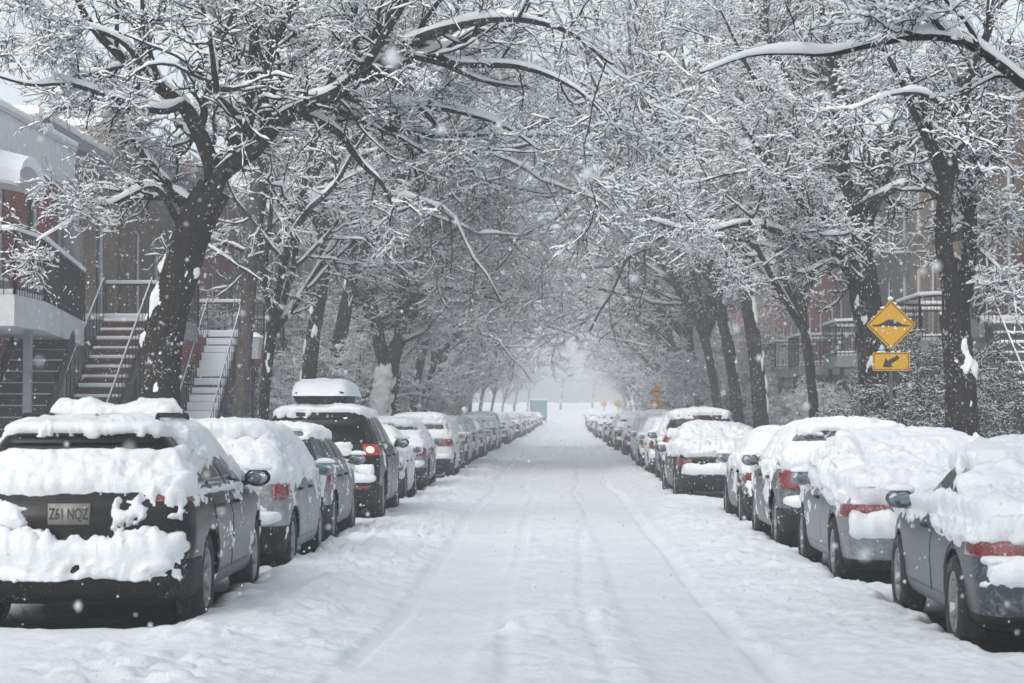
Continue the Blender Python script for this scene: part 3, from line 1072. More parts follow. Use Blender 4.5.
def pchip(x, y, xq):
    x, y = np.asarray(x, float), np.asarray(y, float)
    h = np.diff(x)
    dl = np.diff(y, axis=0) / h[:, None]
    m = np.zeros_like(y)
    for c in range(y.shape[1]):
        for i in range(1, len(x) - 1):
            if dl[i - 1, c] * dl[i, c] > 0:
                w1, w2 = 2 * h[i] + h[i - 1], h[i] + 2 * h[i - 1]
                m[i, c] = (w1 + w2) / (w1 / dl[i - 1, c] + w2 / dl[i, c])
        m[0, c], m[-1, c] = dl[0, c], dl[-1, c]
    i = np.clip(np.searchsorted(x, xq) - 1, 0, len(x) - 2)
    t = ((xq - x[i]) / h[i])[:, None]
    H = h[i][:, None]
    return ((2 * t ** 3 - 3 * t ** 2 + 1) * y[i] + (t ** 3 - 2 * t ** 2 + t) * H * m[i]
            + (-2 * t ** 3 + 3 * t ** 2) * y[i + 1] + (t ** 3 - t ** 2) * H * m[i + 1])


class Surf:
    """the car's skin as a grid of plan outlines stacked in height"""
    def __init__(s, style, nw=84):
        st = STYLES[style]
        s.st = st
        lv = np.array(st['lev'])
        d = np.abs(np.diff(lv, axis=0))
        t = np.r_[0, np.cumsum(np.maximum.reduce([d[:, 0] * 1.3, d[:, 1] * 0.9, d[:, 3] * 1.2, d[:, 2] * 0.35, np.full(len(d), 0.02)]))]
        tq = np.linspace(0, t[-1], nw)
        q = pchip(t, lv, tq)
        q[:, 3:] = np.maximum(q[:, 3:], 0.005)
        s.z = np.maximum.accumulate(q[:, 0])
        s.nw = nw
        G = np.empty((nw, HALF, 3))
        for w in range(nw):
            z, yr, yf, hw, rr, rf = q[w]
            rr = min(rr, hw * 0.9, (yf - yr) * 0.3)
            rf = min(rf, hw * 0.9, (yf - yr) * 0.3)
            br, bf = 0.10 * hw, 0.16 * hw
            x = np.linspace(0, hw - rr, NR + 1)
            pts = [np.c_[x, yr + br * (x / hw) ** 2]]
            cy = pts[0][-1, 1]
            a = np.linspace(0, math.pi / 2, NC + 1)[1:]
            pts.append(np.c_[hw - rr + rr * np.sin(a), cy + rr * (1 - np.cos(a))])
            xf = np.linspace(hw - rf, 0, NF + 1)
            cyf = yf - bf * ((hw - rf) / hw) ** 2
            ys = np.linspace(cy + rr, cyf - rf, NS + 1)[1:]
            pts.append(np.c_[np.full(NS, hw), ys])
            a = np.linspace(math.pi / 2, 0, NC + 1)[1:]
            pts.append(np.c_[hw - rf + rf * np.sin(a), cyf - rf + rf * np.cos(a)])
            pts.append(np.c_[xf, yf - bf * (xf / hw) ** 2][1:])
            p = np.concatenate(pts)
            tt = p[:, 1] / st['L']
            p[:, 0] *= 1 - 0.06 * np.clip((0.30 - tt) / 0.30, 0, 1) ** 2 - 0.10 * np.clip((tt - 0.66) / 0.34, 0, 1) ** 2
            G[w, :, :2] = p
            # crown: beltline and roof rise and fall along the length
            rise = np.where(z > 0.9, 0.018 * np.clip((0.5 - tt) / 0.5, 0, 1), 0)
            G[w, :, 2] = z + rise
        Lh = G[:, 1:-1][:, ::-1].copy()
        Lh[..., 0] *= -1
        s.G = np.concatenate([G, Lh], 1)
        s.nu = s.G.shape[1]
        s.N = s.normals(s.G)

    @staticmethod
    def normals(G):
        du = np.roll(G, -1, 1) - np.roll(G, 1, 1)
        dw = np.gradient(G, axis=0)
        n = np.cross(du, dw)
        return norm(n)

    def sample(s, w, u, arr=None):
        A = s.G if arr is None else arr
        w = np.clip(w, 0, s.nw - 1.0001)
        u = np.mod(u, s.nu)
        i, j = w.astype(int), u.astype(int) % s.nu
        a, b = (w - i)[..., None], (u - np.floor(u))[..., None]
        j2 = (j + 1) % s.nu
        return (A[i, j] * (1 - a) * (1 - b) + A[i + 1, j] * a * (1 - b) + A[i, j2] * (1 - a) * b + A[i + 1, j2] * a * b)

    def wz(s, z):
        return float(np.interp(z, s.z, np.arange(s.nw)))

    def uy(s, y, z, sgn=1):
        """outline index on the side at length y, height z"""
        w = s.wz(z)
        row = s.sample(np.full(HALF, w), np.arange(HALF).astype(float))
        u = float(np.interp(y, row[U0:U1 + 1, 1], np.arange(U0, U1 + 1)))
        return u if sgn > 0 else s.nu - u

    def ux(s, x, z):
        w = s.wz(z)
        row = s.sample(np.full(NR + NC + 1, w), np.arange(NR + NC + 1).astype(float))
        u = float(np.interp(abs(x), row[:, 0], np.arange(NR + NC + 1)))
        return u if x >= 0 else s.nu - u

    def patch(s, W, U, off=0.004, skirt=0.02):
        """grid patch lifted off the skin with a turned-in edge; W and U are (m,n) index arrays"""
        P, Nn = s.sample(W, U), norm(s.sample(W, U, s.N))
        P = P + Nn * off
        m, n = W.shape
        i = np.arange(m * n).reshape(m, n)
        F = np.stack([i[:-1, :-1], i[:-1, 1:], i[1:, 1:], i[1:, :-1]], -1).reshape(-1, 4)
        ring = np.concatenate([i[0], i[1:, -1], i[-1, -2::-1], i[-2:0:-1, 0]])
        V = P.reshape(-1, 3)
        inn = V[ring] - Nn.reshape(-1, 3)[ring] * skirt
        b = len(V) + np.arange(len(ring))
        F2 = np.stack([np.roll(ring, -1), ring, b, np.roll(b, -1)], -1)
        return np.concatenate([V, inn]), np.concatenate([F, F2])


SURF = {k: Surf(k) for k in STYLES}
BODY = {}


def arch_keep(V, F, st, R):
    cen = V[F].mean(1)
    keep = np.ones(len(F), bool)
    for yw in (st['wr'], st['wf']):
        keep &= ~((np.hypot(cen[:, 1] - yw, cen[:, 2] - st['R']) < R) & (np.abs(cen[:, 0]) > 0.45))
    return F[keep]


def body_mesh(style):
    if style in BODY:
        return BODY[style]
    s = SURF[style]
    st = s.st
    V = s.G.reshape(-1, 3).copy()
    Ra = st['R'] + 0.045
    for yw in (st['wr'], st['wf']):
        d = np.hypot(V[:, 1] - yw, V[:, 2] - st['R'])
        m = (np.abs(d - Ra) < 0.022) & (np.abs(V[:, 0]) > 0.5)
        k = (Ra / d[m])[:, None]
        V[m, 1:] = np.c_[yw + (V[m, 1] - yw) * k[:, 0], st['R'] + (V[m, 2] - st['R']) * k[:, 0]]
    i = np.arange(s.nw * s.nu).reshape(s.nw, s.nu)
    j = np.roll(i, -1, 1)
    F = np.stack([i[:-1], j[:-1], j[1:], i[1:]], -1).reshape(-1, 4)
    F = arch_keep(V, F, st, Ra - 0.002)
    BODY[style] = mesh_np('car_body', V, F)
    return BODY[style]


def lathe(prof, k, axis_x0=0.0):
    """profile (x, r) turned about the x axis"""
    prof = np.array(prof)
    th = np.arange(k) * 2 * math.pi / k
    V = np.stack([np.repeat(prof[:, :1], k, 1), prof[:, 1:] * np.cos(th)[None], prof[:, 1:] * np.sin(th)[None]], -1).reshape(-1, 3)
    i = np.arange(len(prof) * k).reshape(len(prof), k)
    j = np.roll(i, -1, 1)
    F = np.stack([i[:-1], j[:-1], j[1:], i[1:]], -1).reshape(-1, 4)
    return V, F


WHEEL = {}


def wheel_meshes(R, spokes=10):
    key = (R, spokes)
    if key in WHEEL:
        return WHEEL[key]
    t = lathe([(-0.10, R * 0.66), (-0.11, R * 0.80), (-0.105, R * 0.93), (-0.085, R * 0.985), (-0.05, R), (0.05, R), (0.085, R * 0.985),
               (0.105, R * 0.93), (0.112, R * 0.80), (0.10, R * 0.68), (0.085, R * 0.655)], 40)
    # tread blocks
    V, F = t
    th = np.arctan2(V[:, 2], V[:, 1])
    r = np.hypot(V[:, 1], V[:, 2])
    tread = (r > R * 0.98)
    V[tread, 1:] *= (1 - 0.012 * (np.round(th[tread] / (2 * math.pi) * 40) % 2))[:, None]
    tm = mesh_np('tyre', V, F)
    parts = [lathe([(0.088, R * 0.665), (0.095, R * 0.645), (0.085, R * 0.60), (0.03, R * 0.585), (-0.02, R * 0.58)], 36),
             lathe([(0.02, R * 0.585), (0.012, 0.001)], 36),
             lathe([(0.04, 0.075), (0.072, 0.062), (0.078, 0.03), (0.079, 0.001)], 20)]
    for q in range(spokes):
        a = 2 * math.pi * q / spokes
        ca, sa = math.cos(a), math.sin(a)
        bw, tw = 0.020, 0.030
        v = []
        for (rad, w, x0, x1) in ((0.05, bw, 0.03, 0.068), (R * 0.35, bw * 0.9, 0.025, 0.064), (R * 0.61, tw, 0.04, 0.088)):
            for (xx, ww) in ((x0, w), (x1, w * 0.7), (x1, -w * 0.7), (x0, -w)):
                v.append((xx, rad * ca - ww * sa, rad * sa + ww * ca))
        f = []
        for g in (0, 4):
            for e in range(4):
                f.append((g + e, g + (e + 1) % 4, g + 4 + (e + 1) % 4, g + 4 + e))
        parts.append((np.array(v), np.array(f)))
    rm = mesh_np('rim', *join(parts), smooth=False)
    WHEEL[key] = (tm, rm)
    return WHEEL[key]


UNDER = {}


def under_mesh(style):
    if style in UNDER:
        return UNDER[style]
    st = STYLES[style]
    L = st['L']
    parts = []
    m = MB()
    m.box(-0.60, 0.60, 0.35, L - 0.35, 0.20, 0.62)
    parts.append((np.array(m.v), np.array(m.f)))
    Ra = st['R'] + 0.047
    for yw in (st['wr'], st['wf']):
        for sg in (-1, 1):
            a = np.linspace(-0.25, math.pi + 0.25, 25)
            hw = 0.895 if st['L'] > 4.4 else 0.85
            o = np.c_[np.full(25, sg * (hw - 0.03)), yw + Ra * np.cos(a), st['R'] + Ra * np.sin(a)]
            n_ = np.c_[np.full(25, sg * 0.58), yw + Ra * np.cos(a), st['R'] + Ra * np.sin(a)]
            V = np.concatenate([o, n_])
            i = np.arange(24)
            parts.append((V, np.stack([i, i + 1, i + 26, i + 25], -1)))
    UNDER[style] = mesh_np('underbody', *join(parts), smooth=False)
    return UNDER[style]


def car_snow(style, seed, du=0.03, T=0.10, side=0.52, feats=(), skip_low=0.0):
    s = SURF[style]
    st = s.st
    w0 = s.wz(0.36)
    arc = np.linalg.norm(np.diff(s.G[:, 0], axis=0), axis=1).sum()
    nw = int(max(28, (arc + 0.6) / du))
    W1 = np.linspace(w0, s.nw - 1.001, nw)
    # outline samples evenly spaced by length
    row = s.sample(np.full(s.nu + 1, s.wz(0.8)), np.arange(s.nu + 1).astype(float))
    d = np.r_[0, np.cumsum(np.linalg.norm(np.diff(row, axis=0), axis=1))]
    nu = int(d[-1] / du)
    U1_ = np.interp(np.linspace(0, d[-1], nu, endpoint=False), d, np.arange(s.nu + 1))
    W, U = np.meshgrid(W1, U1_, indexing='ij')
    P, Nn = s.sample(W, U), norm(s.sample(W, U, s.N))
    so = seed * 17.3
    n1 = fbm(P * 1.7 + so, 3, seed)
    sidef = sstep(0.45, 0.75, np.abs(Nn[..., 0]))
    n2 = fbm(P * 7.5 + so, 3, seed + 3)
    n3 = fbm(P * 17 + so, 2, seed + 5)
    nz = Nn[..., 2]
    up = sstep(0.10, 0.72, nz)
    n4 = fbm(P * 34 + so, 2, seed + 6)
    h = T * (0.62 + 0.55 * n1) * up + 0.06 * (n2 - 0.5) * up + 0.030 * (n3 - 0.5) * (0.15 + 0.85 * up) + 0.012 * (n4 - 0.5)
    z = P[..., 2]
    zb = st['belt']
    # snow frozen to steep faces: heavier on glass, patchy on doors
    gl = sstep(zb - 0.05, zb + 0.12, z)
    patch = 0.7 * fbm(P * [4.2, 4.2, 3.2] + so, 5, seed + 9) + 0.3 * n3
    thr = side + 0.018 - 0.095 * gl + 0.05 * sstep(0.75, 0.4, z)
    h = h + (0.012 + 0.025 * n2 + 0.02 * gl) * sstep(thr, thr + 0.10, patch) * (1 - up)
    gate = sidef * sstep(0.66, 0.42, nz)
    h = h - gate * up * T * 0.9 * sstep(thr + 0.12, thr + 0.04, patch)
    n5 = fbm(P * 3.4 + so * 1.7, 3, seed + 12)
    # sills, flat ledges and the shoulder below the windows gather extra
    h = h + 0.03 * np.exp(-((z - zb + 0.02) / 0.05) ** 2) * sstep(0.38, 0.6, patch) * (1 - up)
    for (x0, x1, y0, y1, z0, z1, a, soft, *crumb) in feats:
        b = 1.0
        for (c, lo, hi) in ((P[..., 0], x0, x1), (P[..., 1], y0, y1), (z, z0, z1)):
            e = c + ((n2 - 0.5) * 2.2 + (n1 - 0.5) * 2.4 + (n3 - 0.5) * 1.2) * soft
            b = b * sstep(lo - soft, lo + soft, e) * sstep(hi + soft, hi - soft, e)
        if crumb:
            b = b * sstep(0.43, 0.53, 0.65 * n2 + 0.35 * n3)
        if a > 0:
            h = h + a * b * (0.25 + 1.0 * n2 + 0.45 * n3) * (0.45 + 0.75 * sstep(0.34, 0.5, n5))
        else:
            h = h * (1 - b) + b * a
    h = h - 0.012
    dirn = norm(Nn + np.array([0, 0, 0.7]) * up[..., None])
    V = P + dirn * np.maximum(h, -0.014)[..., None]
    nwq, nuq = W.shape
    i = np.arange(nwq * nuq).reshape(nwq, nuq)
    j = np.roll(i, -1, 1)
    F = np.stack([i[:-1], j[:-1], j[1:], i[1:]], -1).reshape(-1, 4)
    keep = h.ravel()[F].max(1) > -0.008
    F = F[keep]
    F = arch_keep(P.reshape(-1, 3), F, st, st['R'] + 0.05)
    V = V.reshape(-1, 3)
    used = np.unique(F)
    mp = np.zeros(len(V), int)
    mp[used] = np.arange(len(used))
    return mesh_np('snow_cover', V[used], mp[F])


def grid_w(s, z0, z1, n):
    return np.linspace(s.wz(z0), s.wz(z1), n)


SHARED = {}


def shared(key, fn):
    if key not in SHARED:
        SHARED[key] = fn()
    return SHARED[key]


def blob(cx, cy, cz, rx, ry, rz, seed, k=26, rough=0.35, flat=True):
    th, ph = np.meshgrid(np.linspace(0, 2 * math.pi, k, endpoint=False), np.linspace(-math.pi / 2, math.pi / 2, k // 2 + 1))
    d = np.stack([np.cos(ph) * np.cos(th), np.cos(ph) * np.sin(th), np.sin(ph)], -1)
    P = d * [rx, ry, rz]
    P = P * (1 + rough * (fbm(P * 7 + seed * 3.1, 3, seed) - 0.5) * 2)[..., None]
    if flat:
        P[..., 2] = np.maximum(P[..., 2], -rz * 0.25)
    P = P + [cx, cy, cz]
    n, m = th.shape
    i = np.arange(n * m).reshape(n, m)
    j = np.roll(i, -1, 1)
    F = np.stack([i[:-1], j[:-1], j[1:], i[1:]], -1).reshape(-1, 4)
    return P.reshape(-1, 3), F


def make_car(style, paint, seed, du=0.03, T=0.10, side=0.52, feats=(), detail=2, glass='glass', rim='rim', lampz=None, lamp_w=0.30,
             full_lamp=False, snow_mesh=None, black_bumper=True, reflect=False, plate=None, lit=False, rails=False, box=False):
    s = SURF[style]
    st = s.st
    L, zb = st['L'], st['belt']
    pm = M['paint_' + paint]
    root = empty('parked_car')
    top = max(q[0] for q in st['lev'])
    roof_edge = st['lev'][-4][0]

    def part(name, key, fn, mat, parent=root):
        me = shared((style, name, key), fn)
        o = bpy.data.objects.new(name, me)
        COL.objects.link(o)
        o.parent = parent
        if not me.materials:
            me.materials.append(mat)
        o.material_slots[0].link = 'OBJECT'
        o.material_slots[0].material = mat
        return o

    part('body', 0, lambda: body_mesh(style), pm)
    part('underbody', 0, lambda: under_mesh(style), M['under'])
    # wheels
    tm, rm = wheel_meshes(st['R'], 10 if rim == 'rim' else 5)
    for sg in (-1, 1):
        for yw in (st['wr'], st['wf']):
            hw = 0.80 if L > 4.4 else 0.76
            w = part('wheel', ('t', st['R']), lambda: tm, M['tyre'])
            w.location = (sg * hw, yw, st['R'])
            w.rotation_euler = (random.Random(seed + int(yw * 10) + sg).uniform(0, 6), 0, 0 if sg > 0 else math.pi)
            if detail >= 1:
                part('rim', ('r', st['R'], rim), lambda: rm, M[rim], w)
    # windows
    zt = roof_edge - 0.03

    def rear_window():
        n, m = 10, 25
        hwb = 0.80
        W = np.empty((n, m))
        U = np.empty((n, m))
        z0 = zb + (0.07 if style != 'sedan' else 0.11)
        z1 = zt - (0.04 if style != 'sedan' else 0.0)
        for i_, w in enumerate(np.linspace(s.wz(z0), s.wz(z1), n)):
            z = float(np.interp(w, np.arange(s.nw), s.z))
            hw = float(np.interp(z, [q[0] for q in st['lev']], [q[3] for q in st['lev']])) - 0.10
            x = np.linspace(-hw, hw, m)
            U[i_] = [s.ux(v, z) for v in x]
            W[i_] = w
        U = np.where(U > s.nu / 2, U - s.nu, U)
        return mesh_np('rear_window', *s.patch(W, U, 0.005))
    part('rear_window', 0, rear_window, M[glass])

    def side_window(y0, y1, sg):
        def f():
            ua, ub = s.uy(y0, zb + 0.1, 1), s.uy(y1, zb + 0.1, 1)
            W, U = np.meshgrid(np.linspace(s.wz(zb + 0.06), s.wz(zt - 0.01), 8), np.linspace(ua, ub, 14), indexing='ij')
            if sg < 0:
                U = (s.nu - U)[:, ::-1]
            return mesh_np('side_window', *s.patch(W, U, 0.005))
        return f
    if style == 'sedan':
        wins = [(1.12, 1.92), (2.0, 2.95)]
    elif style == 'hatch':
        wins = [(0.55, 0.95), (1.02, 1.78), (1.86, 2.85)]
    else:
        wins = [(0.62, 1.12), (1.20, 2.02), (2.10, 3.08)]
    if detail >= 1:
        for sg in (-1, 1):
            for q, (a, b) in enumerate(wins):
                part('side_window', (q, sg), side_window(a, b, sg), M['glass'])

    def wind():
        W, U = np.meshgrid(np.linspace(s.wz(zb + 0.10), s.wz(zt), 8), np.linspace(HALF - NF, HALF - 1 + NF - 1, 15), indexing='ij')
        return mesh_np('windscreen', *s.patch(W, U, 0.005))
    if detail >= 2:
        part('windscreen', 0, wind, M['glass'])
    # lamps
    lz = lampz or {'sedan': (0.66, 0.82), 'hatch': (0.76, 0.98), 'wagon': (0.80, 0.96), 'suv': (0.94, 1.16)}[style]

    def lamp(sg):
        def f():
            ua = s.ux(0.90 * (0.94 - lamp_w), (lz[0] + lz[1]) / 2)
            ub = U0 + 5.0
            W, U = np.meshgrid(np.linspace(s.wz(lz[0]), s.wz(lz[1]), 8), np.linspace(ua, ub, 18), indexing='ij')
            if sg < 0:
                U = (s.nu - U)[:, ::-1]
            return mesh_np('taillight', *s.patch(W, U, 0.014))
        return f
    for sg in (-1, 1):
        lm = M['lit'] if (lit and sg > 0) else M['red']
        o = part('taillight', (sg, lz, lamp_w), lamp(sg), lm)
        if lit and sg > 0:
            o['label'] = 'glowing red brake light'
            zl = (lz[0] + lz[1]) / 2
            q = s.sample(np.array([s.wz(zl)]), np.array([s.ux(0.77, zl)]))[0]
            v, f = blob(q[0], q[1] - 0.015, q[2], 0.060, 0.035, 0.050, 2, 16, 0.0, False)
            link('bulb', mesh_np('bulb', v, f), M['lit_core'], o)
    if detail >= 1:
        def bumper():
            za, zc = st['lev'][0][0] + 0.01, st['lev'][3][0] - (0.01 if black_bumper else 0.22)
            ub = s.uy(st['wr'] - st['R'] - 0.06, 0.5, 1)
            W, U = np.meshgrid(np.linspace(s.wz(za), s.wz(zc), 10), np.linspace(-ub, ub, 61), indexing='ij')
            return mesh_np('rear_bumper', *s.patch(W, U, 0.008, 0.03))
        part('rear_bumper', black_bumper, bumper, M['plastic'] if black_bumper else M['plastic'])

        def reflector(sg):
            def f():
                za = st['lev'][2][0] + 0.05
                W, U = np.meshgrid(np.linspace(s.wz(za), s.wz(za + 0.05), 3), np.linspace(s.ux(0.56, za), s.ux(0.76, za), 6), indexing='ij')
                if sg < 0:
                    U = (s.nu - U)[:, ::-1]
                return mesh_np('reflector', *s.patch(W, U, 0.016))
            return f
        for sg in (-1, 1) if reflect else ():
            part('reflector', sg, reflector(sg), M['red'])

        # number plate
        def pl():
            m_ = MB()
            z = {'sedan': 0.70, 'hatch': 0.80, 'wagon': 0.885, 'suv': 0.90}[style]
            y = s.sample(np.array([s.wz(z)]), np.array([0.0]))[0, 1]
            m_.box(-0.155, 0.155, y - 0.016, y + 0.02, z - 0.078, z + 0.078)
            return mesh_np('license_plate', np.array(m_.v), np.array(m_.f), False)
        po = part('license_plate', 0, pl, M['plate'])
        if plate:
            cu = bpy.data.curves.new('plate_lettering', 'FONT')
            cu.body = plate
            cu.align_x, cu.align_y = 'CENTER', 'CENTER'
            cu.size = 0.118
            cu.extrude = 0.001
            cu.offset = 0.0022
            to = bpy.data.objects.new('plate_lettering', cu)
            COL.objects.link(to)
            bpy.context.view_layer.update()
            me = bpy.data.meshes.new_from_object(to.evaluated_get(bpy.context.evaluated_depsgraph_get()))
            bpy.data.objects.remove(to)
            me.transform(Matrix.Diagonal((0.60, 1.0, 1.0, 1.0)))
            y = s.sample(np.array([s.wz(0.885)]), np.array([0.0]))[0, 1]
            lo = link('plate_lettering', me, M['plate_text'], po, (0, y - 0.0185, 0.883))
            lo.rotation_euler = (math.pi / 2, 0, 0)
    if detail >= 1:
        # mirrors
        ym = {'sedan': 2.98, 'hatch': 2.82, 'wagon': 3.02, 'suv': 3.05}[style]
        hwm = float(np.interp(zb, [q[0] for q in st['lev']], [q[3] for q in st['lev']]))
        for sg in (-1, 1):
            x = sg * (hwm + 0.13)
            z = zb + 0.075

            def shell(x=x, z=z, sg=sg):
                v, f = blob(x, ym, z, 0.115, 0.085, 0.080, 3, 22, 0.0, False)
                v[:, 1] = np.maximum(v[:, 1], ym - 0.03)
                m_ = MB()
                m_.bar((sg * (hwm - 0.03), ym + 0.02, z - 0.06), (sg * (hwm + 0.06), ym + 0.01, z - 0.03), 0.022, 8)
                return mesh_np('side_mirror', v, f)
            mo = part('side_mirror', (sg, 0), shell, M['plastic'] if paint in ('black', 'maroon', 'navy') else pm)

            def glass_(x=x, z=z, sg=sg):
                v, f = blob(x, ym - 0.031, z, 0.092, 0.006, 0.058, 3, 22, 0.0, False)
                return mesh_np('mirror_glass', v, f)
            part('mirror_glass', (sg, 0), glass_, M['mirror'], mo)

            def foot(sg=sg, z=z):
                m_ = MB()
                m_.bar((sg * (hwm - 0.05), ym + 0.02, z - 0.07), (sg * (hwm + 0.07), ym + 0.01, z - 0.03), 0.024, 8)
                return mesh_np('mirror_foot', np.array([v for v in m_.v]), np.array(m_.f[:8]))
            part('mirror_foot', (sg, 0), foot, M['plastic'], mo)

            def cap(x=x, z=z):
                return mesh_np('snow', *blob(x, ym + 0.015, z + 0.075, 0.115, 0.075, 0.05, 8, 22, 0.25))
            part('snow', (sg, 0), cap, M['snow_car'], mo)
    if detail >= 2:
        # doors with handles
        Ra = st['R'] + 0.075
        dd = {'sedan': [(1.02, 1.93), (1.97, 3.02)], 'hatch': [(0.98, 1.80), (1.84, 2.86)], 'wagon': [(1.16, 2.04), (2.08, 3.10)], 'suv': [(1.16, 2.04), (2.08, 3.10)]}[style]
        for sg in (-1, 1):
            for q, (a, b) in enumerate(dd):
                def door(a=a, b=b, sg=sg):
                    W, U = np.meshgrid(np.linspace(s.wz(st['lev'][1][0] + 0.10), s.wz(zb - 0.01), 22), np.linspace(s.uy(a, 0.6), s.uy(b, 0.6), 30), indexing='ij')
                    if sg < 0:
                        U = (s.nu - U)[:, ::-1]
                    V, F = s.patch(W, U, 0.007, 0.012)
                    return mesh_np('door', V, arch_keep(V, F, st, Ra))
                do = part('door', (q, sg), door, pm)

                def handle(a=a, sg=sg):
                    m_ = MB()
                    z = zb - 0.10
                    y0 = a + 0.10
                    xx = abs(s.sample(np.array([s.wz(z)]), np.array([s.uy(y0, z)]))[0, 0]) * sg
                    m_.box(xx + sg * 0.012, xx + sg * 0.045, y0, y0 + 0.19, z - 0.012, z + 0.014)
                    m_.box(xx - sg * 0.01, xx + sg * 0.03, y0, y0 + 0.03, z - 0.012, z + 0.012)
                    m_.box(xx - sg * 0.01, xx + sg * 0.03, y0 + 0.16, y0 + 0.19, z - 0.012, z + 0.012)
                    return mesh_np('handle', np.array(m_.v), np.array(m_.f), False)
                part('handle', (q, sg), handle, M['plastic'], do)
        # rear wiper / brake lamp strip under the roof edge
        if style != 'sedan':
            def wiper():
                m_ = MB()
                w = s.wz(zb + 0.12)
                p = s.sample(np.array([w]), np.array([0.0]))[0]
                q_ = s.sample(np.array([s.wz(zb + 0.16)]), np.array([s.ux(0.34, zb + 0.16)]))[0]
                m_.bar(p + [0, -0.03, 0], q_ + [0, -0.03, 0.0], 0.012, 6)
                return mesh_np('wiper', np.array(m_.v), np.array(m_.f[:6]), False)
            part('wiper', 0, wiper, M['plastic'])

    # snow
    sm = snow_mesh or car_snow(style, seed, du, T, side, feats)
    if not sm.materials:
        sm.materials.append(M['snow_car'])
    so = bpy.data.objects.new('snow_cover', sm)
    COL.objects.link(so)
    so.parent = root

    if rails:
        zr = top + 0.055
        for sg in (-1, 1):
            m_ = MB()
            m_.bar((sg * 0.52, 0.75, zr - 0.09), (sg * 0.52, 0.9, zr + 0.03), 0.02, 8)
            m_.bar((sg * 0.52, 0.9, zr + 0.03), (sg * 0.52, 2.25, zr + 0.03), 0.02, 8)
            m_.bar((sg * 0.52, 2.25, zr + 0.03), (sg * 0.52, 2.4, zr - 0.09), 0.02, 8)
            o = m_.build('roof_rail', M['plastic'], None)
            o.parent = root
        bars = []
        for yb in (1.95,):
            m_ = MB()
            p = [(-0.56, zr - 0.04), (-0.45, zr + 0.025), (0, zr + 0.035), (0.45, zr + 0.025), (0.56, zr - 0.04)]
            for (xa, za), (xb, zc) in zip(p[:-1], p[1:]):
                m_.hexa([(xa, yb - 0.05, za - 0.04), (xb, yb - 0.05, zc - 0.04), (xb, yb + 0.05, zc - 0.04), (xa, yb + 0.05, za - 0.04),
                         (xa, yb - 0.035, za + 0.012), (xb, yb - 0.035, zc + 0.012), (xb, yb + 0.035, zc + 0.012), (xa, yb + 0.035, za + 0.012)])
            o = m_.build('crossbar', M['plastic'], None, 0.008)
            o.parent = root
            bars.append(o)
            k1, k2 = 84, 28
            tx, th = np.meshgrid(np.linspace(0, 1, k1), np.linspace(0, 2 * math.pi, k2, endpoint=False), indexing='ij')
            xx = -0.56 + 1.10 * tx
            lo = fbm(np.stack([xx * 3.1, 0 * xx, 0 * xx + 4], -1), 3, 61)
            env = np.minimum(1, np.minimum(tx, 1 - tx) * 14 + 0.05) ** 0.6
            ry, rz = 0.115 * env * (0.7 + 0.6 * lo), 0.095 * env * (0.35 + 1.35 * lo)
            V = np.stack([xx, yb + ry * np.cos(th), zr + 0.055 + rz * np.sin(th)], -1)
            dn = np.stack([0 * th, np.cos(th), np.sin(th)], -1)
            V = V + dn * ((fbm(V * 9, 3, 62) - 0.5) * 0.07 + (fbm(V * 26, 2, 63) - 0.5) * 0.03)[..., None] * env[..., None]
            V[..., 2] = np.maximum(V[..., 2], zr + 0.03)
            i = np.arange(k1 * k2).reshape(k1, k2)
            j = np.roll(i, -1, 1)
            F = np.stack([i[:-1], i[1:], j[1:], j[:-1]], -1).reshape(-1, 4)
            link('snow', mesh_np('snow', V, F[:, ::-1]), M['snow_car'], o)
    if box:
        zr = top + 0.0
        secs = [(0.10, 0.30, zr + 0.16, zr + 0.22), (0.16, 0.40, zr + 0.06, zr + 0.33), (0.6, 0.43, zr + 0.03, zr + 0.37), (1.5, 0.42, zr + 0.02, zr + 0.36),
                (2.1, 0.34, zr + 0.05, zr + 0.27), (2.3, 0.2, zr + 0.10, zr + 0.18)]
        ring = []
        for (y, hw, z0, z1) in secs:
            zm = (z0 + z1) / 2
            e = [(1, 0), (0.98, 0.55), (0.85, 0.92), (0.4, 1), (-0.4, 1), (-0.85, 0.92), (-0.98, 0.55), (-1, 0), (-0.96, -0.6), (-0.8, -1), (0.8, -1), (0.96, -0.6)]
            ring.append([(a * hw, y + 0.35, zm + b * (z1 - z0) / 2) for a, b in e])
        R_ = np.array(ring)
        n, k = R_.shape[:2]
        i = np.arange(n * k).reshape(n, k)
        j = np.roll(i, -1, 1)
        F = np.stack([i[:-1], i[1:], j[1:], j[:-1]], -1).reshape(-1, 4)
        caps = [[0, q, q + 1, q + 1] for q in range(1, k - 1)]
        V = R_.reshape(-1, 3)
        me = bpy.data.meshes.new('roof_box')
        me.from_pydata([tuple(v) for v in V], [], [tuple(f) for f in F] + [tuple(range(k)), tuple(reversed(range((n - 1) * k, n * k)))])
        me.update()
        me.polygons.foreach_set('use_smooth', np.ones(len(me.polygons), bool))
        bo = link('roof_box', me, M['plastic'], root)
        bv = bo.modifiers.new('sub', 'SUBSURF')
        bv.levels = bv.render_levels = 2
        for yb in (0.85, 1.75):
            m_ = MB()
            m_.box(-0.58, 0.58, yb, yb + 0.06, zr - 0.05, zr + 0.0)
            for sg in (-1, 1):
                m_.box(sg * 0.50, sg * 0.56, yb - 0.02, yb + 0.08, zr - 0.14, zr - 0.05)
            o = m_.build('crossbar', M['plastic'], None)
            o.parent = root
        th, tt = np.meshgrid(np.linspace(0, 2 * math.pi, 72, endpoint=False), np.linspace(0, 1, 26))
        ex = np.sign(np.cos(th)) * np.abs(np.cos(th)) ** 0.4
